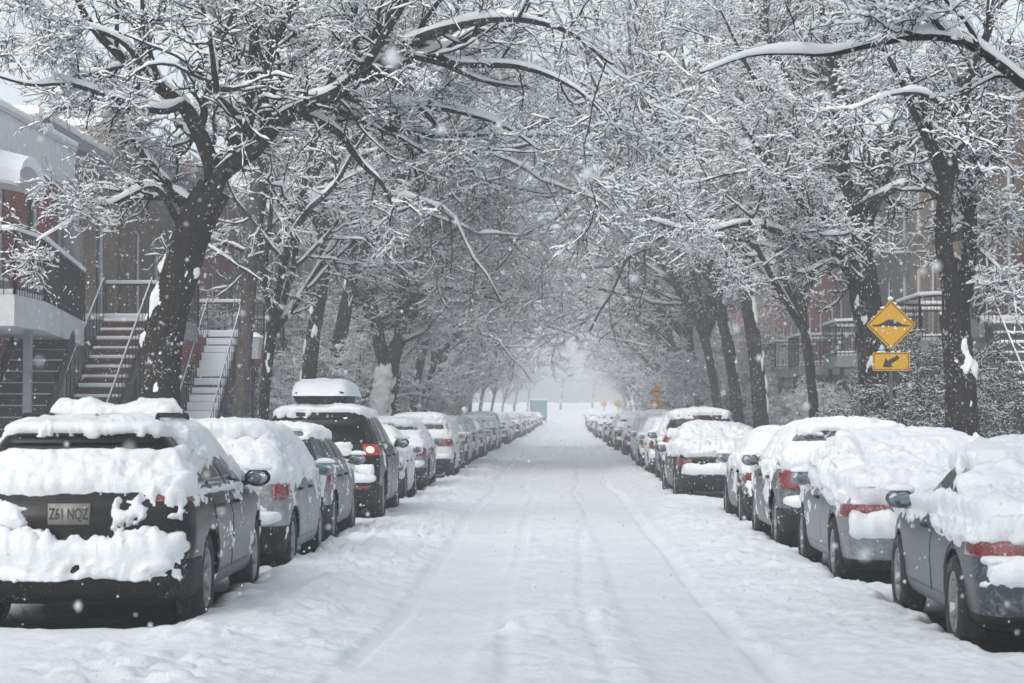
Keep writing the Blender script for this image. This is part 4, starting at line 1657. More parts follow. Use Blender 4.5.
        ey = np.sign(np.sin(th)) * np.abs(np.sin(th)) ** 0.35
        rr = np.minimum(1, tt * 1.02)
        X = ex * 0.455 * rr
        Yy = 0.35 + 1.22 + ey * 1.14 * rr
        Pn = np.stack([X, Yy, 0 * X], -1)
        Z = zr + 0.16 + 0.30 * (1 - rr ** 7) ** 0.55 * (1 - 0.25 * np.clip((Yy - 1.6) / 1.1, 0, 1)) + 0.10 * (fbm(Pn * 4, 4, 4) - 0.5)
        Z = np.where(rr > 0.985, zr + 0.19, Z)
        V = np.stack([X, Yy, Z], -1).reshape(-1, 3)
        i = np.arange(X.size).reshape(X.shape)
        j = np.roll(i, -1, 1)
        F = np.stack([i[:-1], i[1:], j[1:], j[:-1]], -1).reshape(-1, 4)
        link('snow', mesh_np('snow', V, F[:, ::-1]), M['snow_car'], bo)
    return root


def place_car(o, x, y, label, group, rz=0.0):
    FOOT.append((x, y, 4.6))
    o.location = (x, y, float(grade(y)) - 0.07)
    o.rotation_euler = (0, 0, rz)
    tag(o, label, 'car', group)


def build_cars():
    GL, GR = 'cars parked along the left kerb', 'cars parked along the right kerb'
    # left row -------------------------------------------------------------
    f1 = [(-2, 2, -1, 0.9, 1.275, 1.455, -0.05, 0.009),          # clear band of the rear window
          (0.66, 0.90, 0.2, 1.2, 1.2, 1.6, 0.05, 0.05),
          (-2, 2, -1, 0.45, 1.05, 1.27, 0.05, 0.03),            # packed on the lower window and lid
          (-2, 2, -1, 0.40, 0.66, 1.025, -0.05, 0.02),           # bare panel round the plate
          (-0.86, 0.84, -1, 0.28, 0.40, 0.60, 0.055, 0.03),      # bumper ledge
          (-0.80, 0.30, -1, 0.28, 0.60, 0.74, 0.075, 0.03, 1),
          (0.34, 0.86, -1, 0.28, 0.60, 0.74, 0.075, 0.03, 1),
          (-0.22, 0.34, -1, 0.25, 0.77, 0.795, 0.05, 0.02),     # under the plate
          (0.32, 0.86, -1, 0.3, 0.74, 1.02, 0.085, 0.03, 1),
          (0.50, 1.0, -1, 0.5, 0.96, 1.05, 0.05, 0.02),         # clot right of the plate
          (-0.88, -0.30, -1, 0.3, 0.74, 1.0, 0.085, 0.03, 1),
          (-2, 2, -1, 0.40, 0.1, 0.405, -0.05, 0.006)]
    c = make_car('wagon', 'black', 1, 0.018, 0.10, 0.565, f1, 2, glass='glass_clean', lampz=(0.955, 1.035), lamp_w=0.28, plate='Z61 NQZ', rails=True)
    c.scale = (1.03, 1.03, 1.03)
    place_car(c, -3.74, 16.3, 'black wagon nearest on the left with roof rack and plate Z61 NQZ', GL, 0.01)
    c = make_car('hatch', 'silver', 2, 0.022, 0.13, 0.50, lampz=(0.80, 0.93), lamp_w=0.13, feats= [(-2, 2, -1, 0.7, 1.0, 1.5, 0.03, 0.05), (0.55, 2, -1, 0.6, 0.80, 0.95, -0.05, 0.03)], detail=2)
    place_car(c, -3.66, 21.9, 'silver hatchback buried in snow, just ahead of the black wagon', GL)
    c = make_car('hatch', 'grey', 3, 0.024, 0.08, 0.54, [(0.45, 0.66, -1, 0.6, 1.1, 1.35, -0.05, 0.03), (0.5, 2, 0.3, 3.4, 1.08, 1.38, -0.04, 0.06), (0.5, 2, -1, 0.55, 0.76, 1.03, -0.05, 0.03)], 2,
                 lampz=(0.78, 1.02), lamp_w=0.22)
    place_car(c, -3.76, 27.0, 'grey hatchback with dark snow specked side windows, directly behind the roof box vehicle', GL)
    f4 = [(-2, 2, -1, 0.6, 1.20, 1.58, -0.05, 0.03), (-2, 2, -1, 0.3, 1.12, 1.19, 0.05, 0.03), (0.3, 0.8, -1, 0.3, 0.7, 0.9, 0.05, 0.04),
          (0.5, 2, 0.3, 3.6, 1.15, 1.6, -0.03, 0.05), (0.52, 2, -1, 0.6, 0.95, 1.22, -0.05, 0.02)]
    c = make_car('suv', 'black', 4, 0.026, 0.09, 0.60, f4, 2, glass='glass_clean', lit=True, box=True, reflect=True, lampz=(1.01, 1.17), lamp_w=0.19)
    c.scale = (1.05, 1.05, 1.03)
    place_car(c, -3.66, 32.4, 'black sport utility vehicle with glowing brake light and snowy roof box', GL)
    c = make_car('sedan', 'white', 5, 0.03, 0.13, 0.47, (), 2)
    place_car(c, -3.70, 38.6, 'white sedan caked in snow, parked just ahead of the roof box vehicle', GL)
    c = make_car('wagon', 'grey', 6, 0.03, 0.11, 0.49, [(-2, 2, -1, 0.9, 1.30, 1.42, -0.05, 0.02)], 2)
    place_car(c, -3.72, 45.4, 'grey wagon with flat snowy roof parked before the white crossover', GL)
    f7 = [(-2, 2, -1, 0.8, 1.36, 1.52, -0.05, 0.02), (-2, 2, -1, 0.3, 0.70, 1.05, -0.05, 0.03), (0.4, 2, -1, 0.5, 0.90, 1.12, -0.05, 0.02)]
    c = make_car('suv', 'white', 7, 0.03, 0.12, 0.52, f7, 2, lamp_w=0.36, lampz=(0.92, 1.10))
    c.scale = (0.97, 0.97, 0.95)
    place_car(c, -3.52, 53.6, 'white crossover with wide red taillights and black lower bumper on the left', GL)
    c = make_car('hatch', 'charcoal', 8, 0.035, 0.11, 0.51, (), 2)
    place_car(c, -3.62, 59.8, 'charcoal hatchback with red taillight just ahead of the white crossover', GL)
    # right row ------------------------------------------------------------
    g1 = [(-2, 2, -1, 1.6, 0.80, 1.30, 0.05, 0.06), (-2, 2, -1, 0.25, 0.66, 0.71, 0.04, 0.03), (-0.80, 2, -1, 0.20, 0.53, 0.66, 0.06, 0.03),
          (-2, 2, -1, 0.5, 0.72, 0.79, -0.05, 0.012), (-2, 2, -1, 4.6, 0.1, 0.50, -0.05, 0.02),
          (-2, -0.6, 1.2, 4.2, 0.84, 0.98, 0.02, 0.05), (-2, -0.42, 1.30, 1.95, 1.02, 1.27, -0.05, 0.03), (-2, -0.42, 2.05, 2.85, 1.04, 1.24, -0.05, 0.04)]
    c = make_car('sedan', 'slate', 31, 0.020, 0.13, 0.55, g1, 2, lampz=(0.70, 0.81), lamp_w=0.46, black_bumper=False)
    place_car(c, 3.72, 14.55, 'slate grey sedan nearest on the right with blue tinted door mirror', GR, -0.01)
    g2 = [(-2, 2, -1, 1.6, 0.84, 1.30, 0.06, 0.06), (-2, 2, -1, 0.2, 0.53, 0.62, 0.09, 0.03), (-2, 2, -1, 0.5, 0.63, 0.70, -0.05, 0.015),
          (-2, 2, -1, 0.5, 0.71, 0.80, -0.05, 0.014), (-2, -0.6, 0.6, 4.2, 0.94, 1.4, 0.08, 0.05), (-2, 2, -1, 4.6, 0.1, 0.46, -0.05, 0.02)]
    c = make_car('sedan', 'silver', 32, 0.022, 0.16, 0.56, g2, 2, black_bumper=False, lampz=(0.70, 0.82), lamp_w=0.42)
    place_car(c, 3.60, 20.3, 'silver grey sedan on the right under one unbroken thick snow blanket', GR)
    g3 = [(-2, 2, -1, 0.8, 1.30, 1.42, -0.05, 0.02), (-2, 2, -1, 0.42, 1.02, 1.26, 0.05, 0.04), (-2, 2, -1, 0.3, 0.68, 1.0, -0.04, 0.03), (-2, -0.5, -1, 0.5, 0.76, 1.0, -0.05, 0.02)]
    c = make_car('wagon', 'charcoal', 33, 0.024, 0.11, 0.50, g3, 2, lampz=(0.78, 0.98), lamp_w=0.24)
    place_car(c, 3.58, 25.7, 'charcoal wagon with bright red taillight and dark strip of rear window', GR)
    c = make_car('sedan', 'grey', 34, 0.026, 0.13, 0.45, [(-2, 2, -1, 1.6, 0.84, 1.30, 0.04, 0.06)], 2)
    place_car(c, 3.62, 31.4, 'grey snow caked sedan on the right between charcoal wagon and small black sedan', GR)
    g5 = [(-2, 2, -1, 1.6, 0.88, 1.35, 0.07, 0.06), (-2, 2, -1, 0.3, 0.66, 0.86, -0.05, 0.02), (-2, 2, -1, 0.2, 0.53, 0.62, 0.06, 0.02), (-2, 2, -1, 0.3, 0.1, 0.50, -0.05, 0.02)]
    c = make_car('sedan', 'black', 35, 0.026, 0.17, 0.54, g5, 2, lampz=(0.68, 0.82), lamp_w=0.24)
    place_car(c, 3.22, 41.5, 'small black sedan standing out from the right row, tail fully seen', GR, 0.03)
    g6 = [(-2, 2, -1, 0.8, 1.34, 1.58, -0.05, 0.03), (-0.2, 0.5, -1, 0.6, 1.36, 1.48, 0.04, 0.05), (-2, 2, -1, 0.3, 0.72, 1.14, -0.04, 0.04)]
    c = make_car('suv', 'maroon', 36, 0.03, 0.14, 0.53, g6, 2, glass='glass_clean', lampz=(0.92, 1.16), lamp_w=0.24)
    place_car(c, 3.35, 50.2, 'tall dark maroon utility vehicle with square snowy roof, behind the small black sedan', GR)
    c = make_car('hatch', 'white', 37, 0.032, 0.14, 0.44, (), 2)
    place_car(c, 3.30, 57.2, 'white car wholly cloaked in snow just ahead of the maroon vehicle', GR)
    c = make_car('wagon', 'silver', 38, 0.034, 0.12, 0.46, (), 2)
    place_car(c, 3.34, 63.4, 'silver wagon, second ahead of the maroon vehicle on the right', GR)
    # the rest of both rows, copied from a handful of snowed-in kinds ---------
    arch = []
    kinds = [('hatch', 41, 0.50), ('sedan', 42, 0.49), ('wagon', 43, 0.50), ('suv', 44, 0.52)]
    for st_, sd, si in kinds:
        arch.append(make_car(st_, 'grey', sd, 0.05, 0.12, si, [(-2, 2, -1, 0.9, STYLES[st_]['belt'] + 0.3, STYLES[st_]['belt'] + 0.44, -0.05, 0.02)] if st_ != 'sedan' else (), 1))
    used = [False] * 4
    rnd = random.Random(77)
    tone = {'black': 'black', 'charcoal': 'charcoal', 'silver': 'silver', 'grey': 'grey', 'white': 'white', 'navy': 'dark blue', 'slate': 'slate grey', 'maroon': 'maroon'}
    kname = ['hatchback', 'sedan', 'wagon', 'utility vehicle']
    ordn = ['first', 'second', 'third', 'fourth', 'fifth', 'sixth', 'seventh', 'eighth', 'ninth', 'tenth', 'eleventh', 'twelfth', 'thirteenth', 'fourteenth']
    for side, y, grp, ref in ((-1, 65.6, GL, 'charcoal hatchback on the left'), (1, 69.6, GR, 'silver wagon on the right')):
        n = 0
        while y < 282:
            k = rnd.choice([0, 1, 1, 2, 3, 3, 0])
            col = rnd.choice(['black', 'charcoal', 'silver', 'grey', 'white', 'navy', 'slate', 'black', 'white', 'maroon'])
            if side > 0 and 88 < y < 95:
                k, col = 2, 'black'
            o = copy_tree(arch[k]) if used[k] else arch[k]
            used[k] = True
            for ch in o.children:
                if ch.name.split('.')[0] in ('body', 'side_mirror'):
                    ch.material_slots[0].material = M['paint_' + col]
            sn = 'left' if side < 0 else 'right'
            if n < 14:
                lab = f'snow caked {tone[col]} {kname[k]}, {ordn[n]} beyond the {ref}'
            else:
                lab = f'tiny snow covered car far down the {sn} row, fading into the haze'
            tag(o, lab, 'car', grp if n < 14 else f'far hazy cars in the {sn} row')
            xx = side * (3.62 if side < 0 else 3.5) + bend(y) + rnd.uniform(-0.14, 0.14)
            o.location = (float(xx), y, float(grade(y)) - 0.04)
            FOOT.append((float(xx), y, STYLES[['hatch', 'sedan', 'wagon', 'suv'][k]]['L']))
            o.rotation_euler = (math.atan(float(grade(y + 2) - grade(y - 2)) / 4), 0, -math.atan(float(bend(y + 2) - bend(y - 2)) / 4) + rnd.uniform(-0.02, 0.02))
            n += 1
            y += STYLES[['hatch', 'sedan', 'wagon', 'suv'][k]]['L'] + rnd.uniform(0.8, 1.7)
            if side < 0 and 262 < y < 276:
                break
    # teal box van at the far end of the left row
    yv = 272.0
    v = empty('box_van', (float(-2.35 + bend(yv) - 1.0), yv, float(grade(yv))))
    tag(v, 'pale teal box van standing at the far end of the left row', 'van')
    x0, z0 = v.location.x, v.location.z
    MB().box(x0 - 1.1, x0 + 1.1, yv, yv + 4.2, z0 + 0.7, z0 + 3.0).build('cargo_box', M['paint_teal'], v, 0.06)
    MB().hexa([(x0 - 1.0, yv + 4.25, z0 + 0.6), (x0 + 1.0, yv + 4.25, z0 + 0.6), (x0 + 1.0, yv + 6.2, z0 + 0.6), (x0 - 1.0, yv + 6.2, z0 + 0.6),
               (x0 - 0.95, yv + 4.25, z0 + 2.5), (x0 + 0.95, yv + 4.25, z0 + 2.5), (x0 + 0.9, yv + 5.2, z0 + 2.4), (x0 - 0.9, yv + 5.2, z0 + 2.4)]).build('cab', M['paint_teal'], v, 0.08)
    MB().box(x0 - 0.9, x0 + 0.9, yv + 0.1, yv + 6.0, z0 + 0.4, z0 + 0.68).build('chassis', M['under'], v)
    MB().box(x0 - 1.05, x0 + 1.05, yv + 0.05, yv + 4.15, z0 + 3.01, z0 + 3.13).build('snow', M['snow'], v, 0.05)
    tm, rm = wheel_meshes(0.375, 5)
    for sg in (-1, 1):
        for yy in (0.9, 4.9):
            w = bpy.data.objects.new('wheel', tm)
            COL.objects.link(w)
            w.parent = v
            w.location = (sg * 0.95, yy, 0.38)
        m_ = MB().box(x0 + sg * 0.98, x0 + sg * 0.80, yv - 0.03, yv + 0.02, z0 + 0.75, z0 + 0.95)
        m_.build('taillight', M['red'], v)


# ------------------------------------------------------------------ houses
M['brick_red'] = mat_brick('red_brick', (0.25, 0.050, 0.042), (0.17, 0.036, 0.032), (0.20, 0.16, 0.15))
M['brick_tan'] = mat_brick('tan_brick', (0.27, 0.21, 0.16), (0.19, 0.15, 0.115), (0.16, 0.14, 0.125))
M['brick_brown'] = mat_brick('brown_brick', (0.17, 0.115, 0.09), (0.12, 0.085, 0.07), (0.11, 0.095, 0.085))
M['brick_grey'] = mat_brick('grey_brick', (0.16, 0.15, 0.14), (0.12, 0.115, 0.11), (0.15, 0.145, 0.14))
M['white_paint'] = mat_plain('white_painted_wood', (0.56, 0.58, 0.60), 0.6, var=0.10, scale=5)
M['grey_paint'] = mat_plain('grey_painted_metal', (0.22, 0.235, 0.25), 0.6, var=0.15, scale=5)
M['iron'] = mat_plain('black_iron', (0.014, 0.015, 0.016), 0.55, 0.2)
M['wood'] = mat_plain('brown_stair_wood', (0.105, 0.052, 0.034), 0.7, var=0.35, scale=6)
M['stair_grey'] = mat_plain('grey_stair_paint', (0.055, 0.06, 0.065), 0.6, var=0.2, scale=6)
M['pane'] = mat_plain('window_pane', (0.018, 0.021, 0.024), 0.08, 0.0, 0.6)
M['door'] = mat_plain('dark_door', (0.03, 0.026, 0.024), 0.5)
M['stone'] = mat_plain('concrete', (0.20, 0.20, 0.195), 0.9, var=0.2, scale=6)
M['dark_void'] = mat_plain('dark_timber', (0.02, 0.017, 0.015), 0.9, var=0.3)


def snow_slab(m, x0, x1, y0, y1, z, t):
    m.box(x0, x1, y0, y1, z, z + t)


def railing(sg, pts, z, h, root, name='railing', every=0.16, snow=True, white=False):
    m = MB()
    sn = MB()
    for (xa, ya), (xb, yb) in zip(pts[:-1], pts[1:]):
        L = math.hypot(xb - xa, yb - ya)
        m.bar((xa, ya, z + h), (xb, yb, z + h), 0.025, 6)
        m.bar((xa, ya, z + 0.10), (xb, yb, z + 0.10), 0.016, 4)
        n = max(2, int(L / every))
        for i in range(n + 1):
            t = i / n
            x, y = xa + (xb - xa) * t, ya + (yb - ya) * t
            m.bar((x, y, z), (x, y, z + h), 0.009 if i % n else 0.03, 4)
        d = np.array([xb - xa, yb - ya]) / L
        nn = np.array([-d[1], d[0]]) * 0.045
        sn.hexa([(xa - nn[0], ya - nn[1], z + h + 0.02), (xb - nn[0], yb - nn[1], z + h + 0.02), (xb + nn[0], yb + nn[1], z + h + 0.02), (xa + nn[0], ya + nn[1], z + h + 0.02),
                 (xa - nn[0], ya - nn[1], z + h + 0.11), (xb - nn[0], yb - nn[1], z + h + 0.11), (xb + nn[0], yb + nn[1], z + h + 0.11), (xa + nn[0], ya + nn[1], z + h + 0.11)])
    o = m.build(name, M['white_paint'] if white else M['iron'], root)
    if snow:
        s_ = sn.build('snow', M['snow'], None, 0.03)
        s_.parent = o
        s_.matrix_parent_inverse = Matrix.Identity(4)
        s_.data.transform(Matrix.Translation(-Vector(root.location)))
    return o


def sub(mb, name, mat, parent, root, bevel=0.0):
    """a sub-part: built in world space and hung under a part of root"""
    o = mb.build(name, mat, None, bevel)
    o.data.transform(Matrix.Translation(-Vector(root.location)))
    o.parent = parent
    return o


def stair(root, x0, x1, ya, za, yb, zb, mat_t, snow_t=0.05, mat_r=None, rail=True):
    n = max(3, int(abs(zb - za) / 0.2))
    m, sn, st_ = MB(), MB(), MB()
    rg = random.Random(int(ya * 10))
    for i in range(n):
        y0, y1 = ya + (yb - ya) * i / n, ya + (yb - ya) * (i + 1) / n
        z = za + (zb - za) * (i + 1) / n
        m.box(x0, x1, y0 - 0.03, y1, z - 0.045, z)
        m.box(x0 + 0.02, x1 - 0.02, y0 + 0.02, y0 + 0.045, z - (zb - za) / n, z - 0.047)
        sn.box(x0 + 0.02, x1 - 0.02, y0 - 0.02 + rg.uniform(-.01, .01), y1 + 0.012, z + 0.002, z + snow_t * rg.uniform(0.8, 1.3))
    o = m.build('staircase', M[mat_t], root)
    for x in (x0 - 0.03, x1 + 0.03):
        st_.hexa([(x - 0.025, ya - 0.1, za - 0.1), (x + 0.025, ya - 0.1, za - 0.1), (x + 0.025, yb, zb - 0.32), (x - 0.025, yb, zb - 0.32),
                  (x - 0.025, ya - 0.1, za + 0.16), (x + 0.025, ya - 0.1, za + 0.16), (x + 0.025, yb, zb + 0.03), (x - 0.025, yb, zb + 0.03)])
    sub(st_, 'stringer', M['iron'], o, root)
    sub(sn, 'snow', M['snow'], o, root, 0.02)
    if rail:
        r = MB()
        rs = MB()
        for x in (x0 - 0.05, x1 + 0.05):
            r.bar((x, ya - 0.1, za + 0.9), (x, yb, zb + 0.95), 0.022, 6)
            rs.bar((x, ya - 0.1, za + 0.925), (x, yb, zb + 0.975), 0.016, 5)
            for i in range(0, n + 1, 1):
                t = i / n
                y, z = ya + (yb - ya) * t, za + (zb - za) * t
                r.bar((x, y, z), (x, y, z + 0.93), 0.010, 4)
        hr = sub(r, 'handrail', M['iron'], o, root)
        sub(rs, 'snow', M['snow'], o, root)
    return o


def house(label, sg, xf, y0, y1, h, brick, wins, trim='white_paint', cornice=True, depth=11):
    """sg +1: faces +X (left side of the street); wins: (yc, z0, w, hh, kind)"""
    root = empty('brick_house', (xf, (y0 + y1) / 2, 0))
    tag(root, label, 'house', 'row houses behind the trees')
    def X(d):
        return xf + sg * d
    m = MB()
    ys = sorted({y0, y1} | {w[0] - w[2] / 2 for w in wins} | {w[0] + w[2] / 2 for w in wins})
    zs = sorted({-0.3, h} | {w[1] for w in wins} | {w[1] + w[3] for w in wins})
    for a, b in zip(ys[:-1], ys[1:]):
        for c, d in zip(zs[:-1], zs[1:]):
            yc, zc = (a + b) / 2, (c + d) / 2
            if any(abs(yc - w[0]) < w[2] / 2 and w[1] < zc < w[1] + w[3] for w in wins):
                continue
            q = [(X(0), a, c), (X(0), b, c), (X(0), b, d), (X(0), a, d)]
            m.quad(*(q if sg > 0 else q[::-1]))
    for (yc, z0, w, hh, kd) in wins:
        a, b, c, d, e = yc - w / 2, yc + w / 2, z0, z0 + hh, -0.16
        for q in ([(X(0), a, c), (X(e), a, c), (X(e), b, c), (X(0), b, c)], [(X(0), a, d), (X(0), b, d), (X(e), b, d), (X(e), a, d)],
                  [(X(0), a, c), (X(0), a, d), (X(e), a, d), (X(e), a, c)], [(X(0), b, c), (X(e), b, c), (X(e), b, d), (X(0), b, d)]):
            m.quad(*q)
    bx = X(-depth)
    m.quad((X(0), y0, -0.3), (X(0), y0, h), (bx, y0, h), (bx, y0, -0.3))
    m.quad((X(0), y1, -0.3), (bx, y1, -0.3), (bx, y1, h), (X(0), y1, h))
    m.quad((bx, y0, -0.3), (bx, y0, h), (bx, y1, h), (bx, y1, -0.3))
    m.build('wall', M[brick], root)
    rf = MB().box(X(-depth), X(-0.02), y0 + 0.01, y1 - 0.01, h + 0.002, h + 0.10).build('roof', M['stone'], root)
    sub(MB().box(X(-depth + .1), X(-0.06), y0 + 0.05, y1 - 0.05, h + 0.102, h + 0.32), 'snow', M['snow'], rf, root, 0.06)
    if cornice:
        c = MB()
        c.box(X(0.004), X(0.22), y0 + 0.05, y1 - 0.05, h - 0.30, h - 0.06)
        c.box(X(0.004), X(0.12), y0 + 0.08, y1 - 0.08, h - 0.55, h - 0.302)
        c.build('cornice', M['grey_paint'], root, 0.02)
    for (yc, z0, w, hh, kd) in wins:
        a, b, c, d = yc - w / 2, yc + w / 2, z0, z0 + hh
        fr = MB()
        t = 0.075
        fr.box(X(-0.13), X(-0.05), a + 0.003, a + t, c + 0.003, d - 0.003)
        fr.box(X(-0.13), X(-0.05), b - t, b - 0.003, c + 0.003, d - 0.003)
        fr.box(X(-0.13), X(-0.05), a + t, b - t, d - t, d - 0.003)
        fr.box(X(-0.13), X(-0.05), a + t, b - t, c + 0.003, c + t)
        if kd == 'window':
            fr.box(X(-0.12), X(-0.06), a + t, b - t, (c + d) / 2 - 0.03, (c + d) / 2 + 0.03)
            o = fr.build('window', M[trim], root)
            sub(MB().box(X(-0.115), X(-0.10), a + t * 0.9, b - t * 0.9, c + t * 0.9, d - t * 0.9), 'pane', M['pane'], o, root)
            sill = sub(MB().box(X(-0.10), X(0.08), a - 0.08, b + 0.08, c - 0.10, c - 0.003), 'sill', M['stone'], o, root)
            sub(MB().box(X(-0.04), X(0.075), a - 0.05, b + 0.05, c - 0.002, c + 0.07), 'snow', M['snow'], o, root, 0.02)
            sub(MB().box(X(-0.02), X(0.03), a - 0.1, b + 0.1, d + 0.003, d + 0.18), 'lintel', M['stone'], o, root)
        else:
            o = fr.build('door', M[trim], root)
            sub(MB().box(X(-0.115), X(-0.09), a + t * 0.9, b - t * 0.9, c + t * 0.9, d - t * 0.9), 'door_leaf', M['door'], o, root)
            sub(MB().box(X(-0.10), X(-0.075), a + t * 2.2, b - t * 2.2, c + hh * 0.42, d - t * 2), 'pane', M['pane'], o, root)
            sub(MB().bar((X(-0.08), a + 0.16, c + 1.0), (X(-0.03), a + 0.16, c + 1.0), 0.03, 8), 'handle', M['grey_paint'], o, root)
    return root, X


def balcony(root, sg, poly, z, t=0.28, rail_h=1.0, rail_pts=None, fascia='grey_paint', snow=0.14):
    o = MB().prism(poly, z - t, z).build('balcony', M[fascia], root)
    # snow
    cx = sum(p[0] for p in poly) / len(poly)
    cy = sum(p[1] for p in poly) / len(poly)
    q = [(cx + (p[0] - cx) * 0.985, cy + (p[1] - cy) * 0.985) for p in poly]
    sub(MB().prism(q, z + 0.002, z + snow), 'snow', M['snow'], o, root, 0.04)
    railing(sg, rail_pts or poly, z, rail_h, root)
    return o


def posts(root, pts, z0, z1, w, mat):
    for (x, y) in pts:
        MB().box(x - w / 2, x + w / 2, y - w / 2, y + w / 2, z0, z1).build('post', M[mat], root)


def build_houses():
    # left: red brick house with the white tapering balcony
    W = [(37.0, 3.75, 0.95, 2.2, 'door'), (39.6, 4.1, 1.0, 1.9, 'window'), (42.3, 4.1, 1.0, 1.9, 'window'), (36.8, 0.9, 1.1, 1.7, 'window'), (40.0, 0.5, 0.95, 2.1, 'door'), (42.5, 0.9, 1.0, 1.7, 'window'),
         (33.0, 4.1, 1.0, 1.9, 'window'), (33.0, 0.9, 1.0, 1.7, 'window')]
    r, X = house('red brick house at left edge with white balcony and white slatted roof guard', 1, -10.4, 31, 44.2, 6.30, 'brick_red', W, cornice=False)
    poly = [(-10.39, 34.0), (-8.65, 34.0), (-8.65, 36.0), (-9.75, 44.0), (-10.39, 44.0)]
    balcony(r, 1, poly, 3.52, 0.5, 1.0, poly[:-1][0:1] + poly[1:4], 'white_paint', 0.12)
    posts(r, [(-8.85, 35.7), (-9.7, 41.8)], 0.1, 3.01, 0.13, 'grey_paint')
    g = MB()
    for i in range(95):
        y = 32 + i * 0.13
        g.box(-10.06, -10.02, y, y + 0.088, 6.36, 7.08)
    g.box(-10.10, -9.99, 32, 44.35, 7.085, 7.14)
    g.box(-10.10, -9.99, 32, 44.35, 6.26, 6.355)
    go = g.build('roof_guard', M['white_paint'], r)
    sub(MB().box(-10.14, -9.95, 32, 44.3, 7.143, 7.27), 'snow', M['snow'], go, r, 0.05)
    a = MB()
    for i in range(8):
        t0, t1 = math.pi * i / 8, math.pi * (i + 1) / 8
        a.hexa([(-10.38, 37.6 - 0.95 * math.cos(t0), 5.75 + 0.5 * math.sin(t0)), (-9.3, 37.6 - 0.95 * math.cos(t0), 5.55 + 0.42 * math.sin(t0)),
                (-9.3, 37.6 - 0.95 * math.cos(t1), 5.55 + 0.42 * math.sin(t1)), (-10.38, 37.6 - 0.95 * math.cos(t1), 5.75 + 0.5 * math.sin(t1)),
                (-10.38, 37.6 - 0.97 * math.cos(t0), 5.8 + 0.62 * math.sin(t0)), (-9.25, 37.6 - 0.97 * math.cos(t0), 5.6 + 0.54 * math.sin(t0)),
                (-9.25, 37.6 - 0.97 * math.cos(t1), 5.6 + 0.54 * math.sin(t1)), (-10.38, 37.6 - 0.97 * math.cos(t1), 5.8 + 0.62 * math.sin(t1))])
    a.build('awning', M['snow'], r)
    stair(r, -10.0, -8.95, 39.5, 3.0, 35.5, 0.3, 'stair_grey', 0.02, rail=False)
    # left: tan brick house with the brown stair
    W = [(46.0, 3.85, 0.9, 2.5, 'window'), (48.0, 3.75, 0.95, 2.6, 'door'), (50.2, 3.85, 1.0, 2.5, 'window'), (46.0, 1.0, 1.0, 1.7, 'window'), (50.2, 1.0, 1.0, 1.7, 'window')]
    r, X = house('tan brick house with long brown wooden stair left of the big tree', 1, -10.75, 44.4, 52.2, 7.75, 'brick_tan', W)
    stair(r, -9.85, -8.9, 41.4, 0.5, 46.6, 3.62, 'wood', 0.07)
    balcony(r, 1, [(-10.74, 46.7), (-8.5, 46.7), (-8.5, 50.6), (-10.74, 50.6)], 3.68, 0.36, 1.0, [(-8.5, 46.7), (-8.5, 50.6), (-10.7, 50.6)])
    posts(r, [(-8.62, 46.9), (-8.62, 50.4)], 3.82, 6.2, 0.2, 'iron')
    posts(r, [(-10.3, 45.4)], 0.1, 6.6, 0.34, 'grey_paint')
    # left: house with white stair
    W = [(54.4, 3.9, 0.95, 2.4, 'door'), (57.0, 3.9, 1.0, 2.1, 'window'), (60.0, 3.9, 1.0, 2.1, 'window'), (54.5, 0.9, 1.0, 1.8, 'window'), (59.0, 0.9, 1.1, 1.8, 'window')]
    r, X = house('brown brick house whose front stair lies under thick white snow', 1, -10.7, 52.4, 62.0, 8.6, 'brick_brown', W)
    stair(r, -8.55, -7.8, 47.6, 0.5, 52.6, 3.5, 'stair_grey', 0.17)
    balcony(r, 1, [(-10.69, 52.7), (-7.75, 52.7), (-7.75, 56.5), (-10.69, 56.5)], 3.55, 0.7, 1.0, [(-7.75, 53.7), (-7.75, 56.5), (-10.6, 56.5)], 'brick_red')
    posts(r, [(-7.95, 56.3)], 0.1, 2.84, 0.14, 'iron')
    # right: house with grey stair at the picture edge
    W = [(42.0, 3.9, 1.0, 2.3, 'window'), (44.6, 3.8, 0.95, 2.4, 'door'), (47.0, 3.9, 1.0, 2.3, 'window'), (47.0, 0.9, 1.0, 1.8, 'window'), (42.0, 0.9, 1.0, 1.8, 'window'), (47.0, 6.9, 1.0, 1.6, 'window'), (43.0, 6.9, 1.0, 1.6, 'window')]
    r, X = house('tan brick house at the right edge with a wide grey front stair', -1, 10.7, 39.5, 49.2, 9.6, 'brick_tan', W)
    stair(r, 8.75, 9.95, 38.6, 0.5, 44.0, 3.45, 'stair_grey', 0.05)
    balcony(r, -1, [(10.69, 44.1), (8.6, 44.1), (8.6, 48.2), (10.69, 48.2)], 3.5, 0.3, 1.05, [(8.6, 44.1), (8.6, 48.2), (10.6, 48.2)])
    posts(r, [(8.72, 44.3), (8.72, 48.0)], 3.64, 5.4, 0.12, 'iron')
    ca = MB().hexa([(10.68, 43.6, 5.75), (8.4, 43.6, 5.42), (8.4, 48.4, 5.42), (10.68, 48.4, 5.75), (10.68, 43.6, 5.87), (8.4, 43.6, 5.52), (8.4, 48.4, 5.52), (10.68, 48.4, 5.87)]).build('porch_roof', M['dark_void'], r)
    sub(MB().hexa([(10.66, 43.65, 5.875), (8.42, 43.65, 5.525), (8.42, 48.35, 5.525), (10.66, 48.35, 5.875), (10.66, 43.7, 6.0), (8.46, 43.7, 5.65), (8.46, 48.3, 5.65), (10.66, 48.3, 6.0)]), 'snow', M['snow'], ca, r, 0.03)
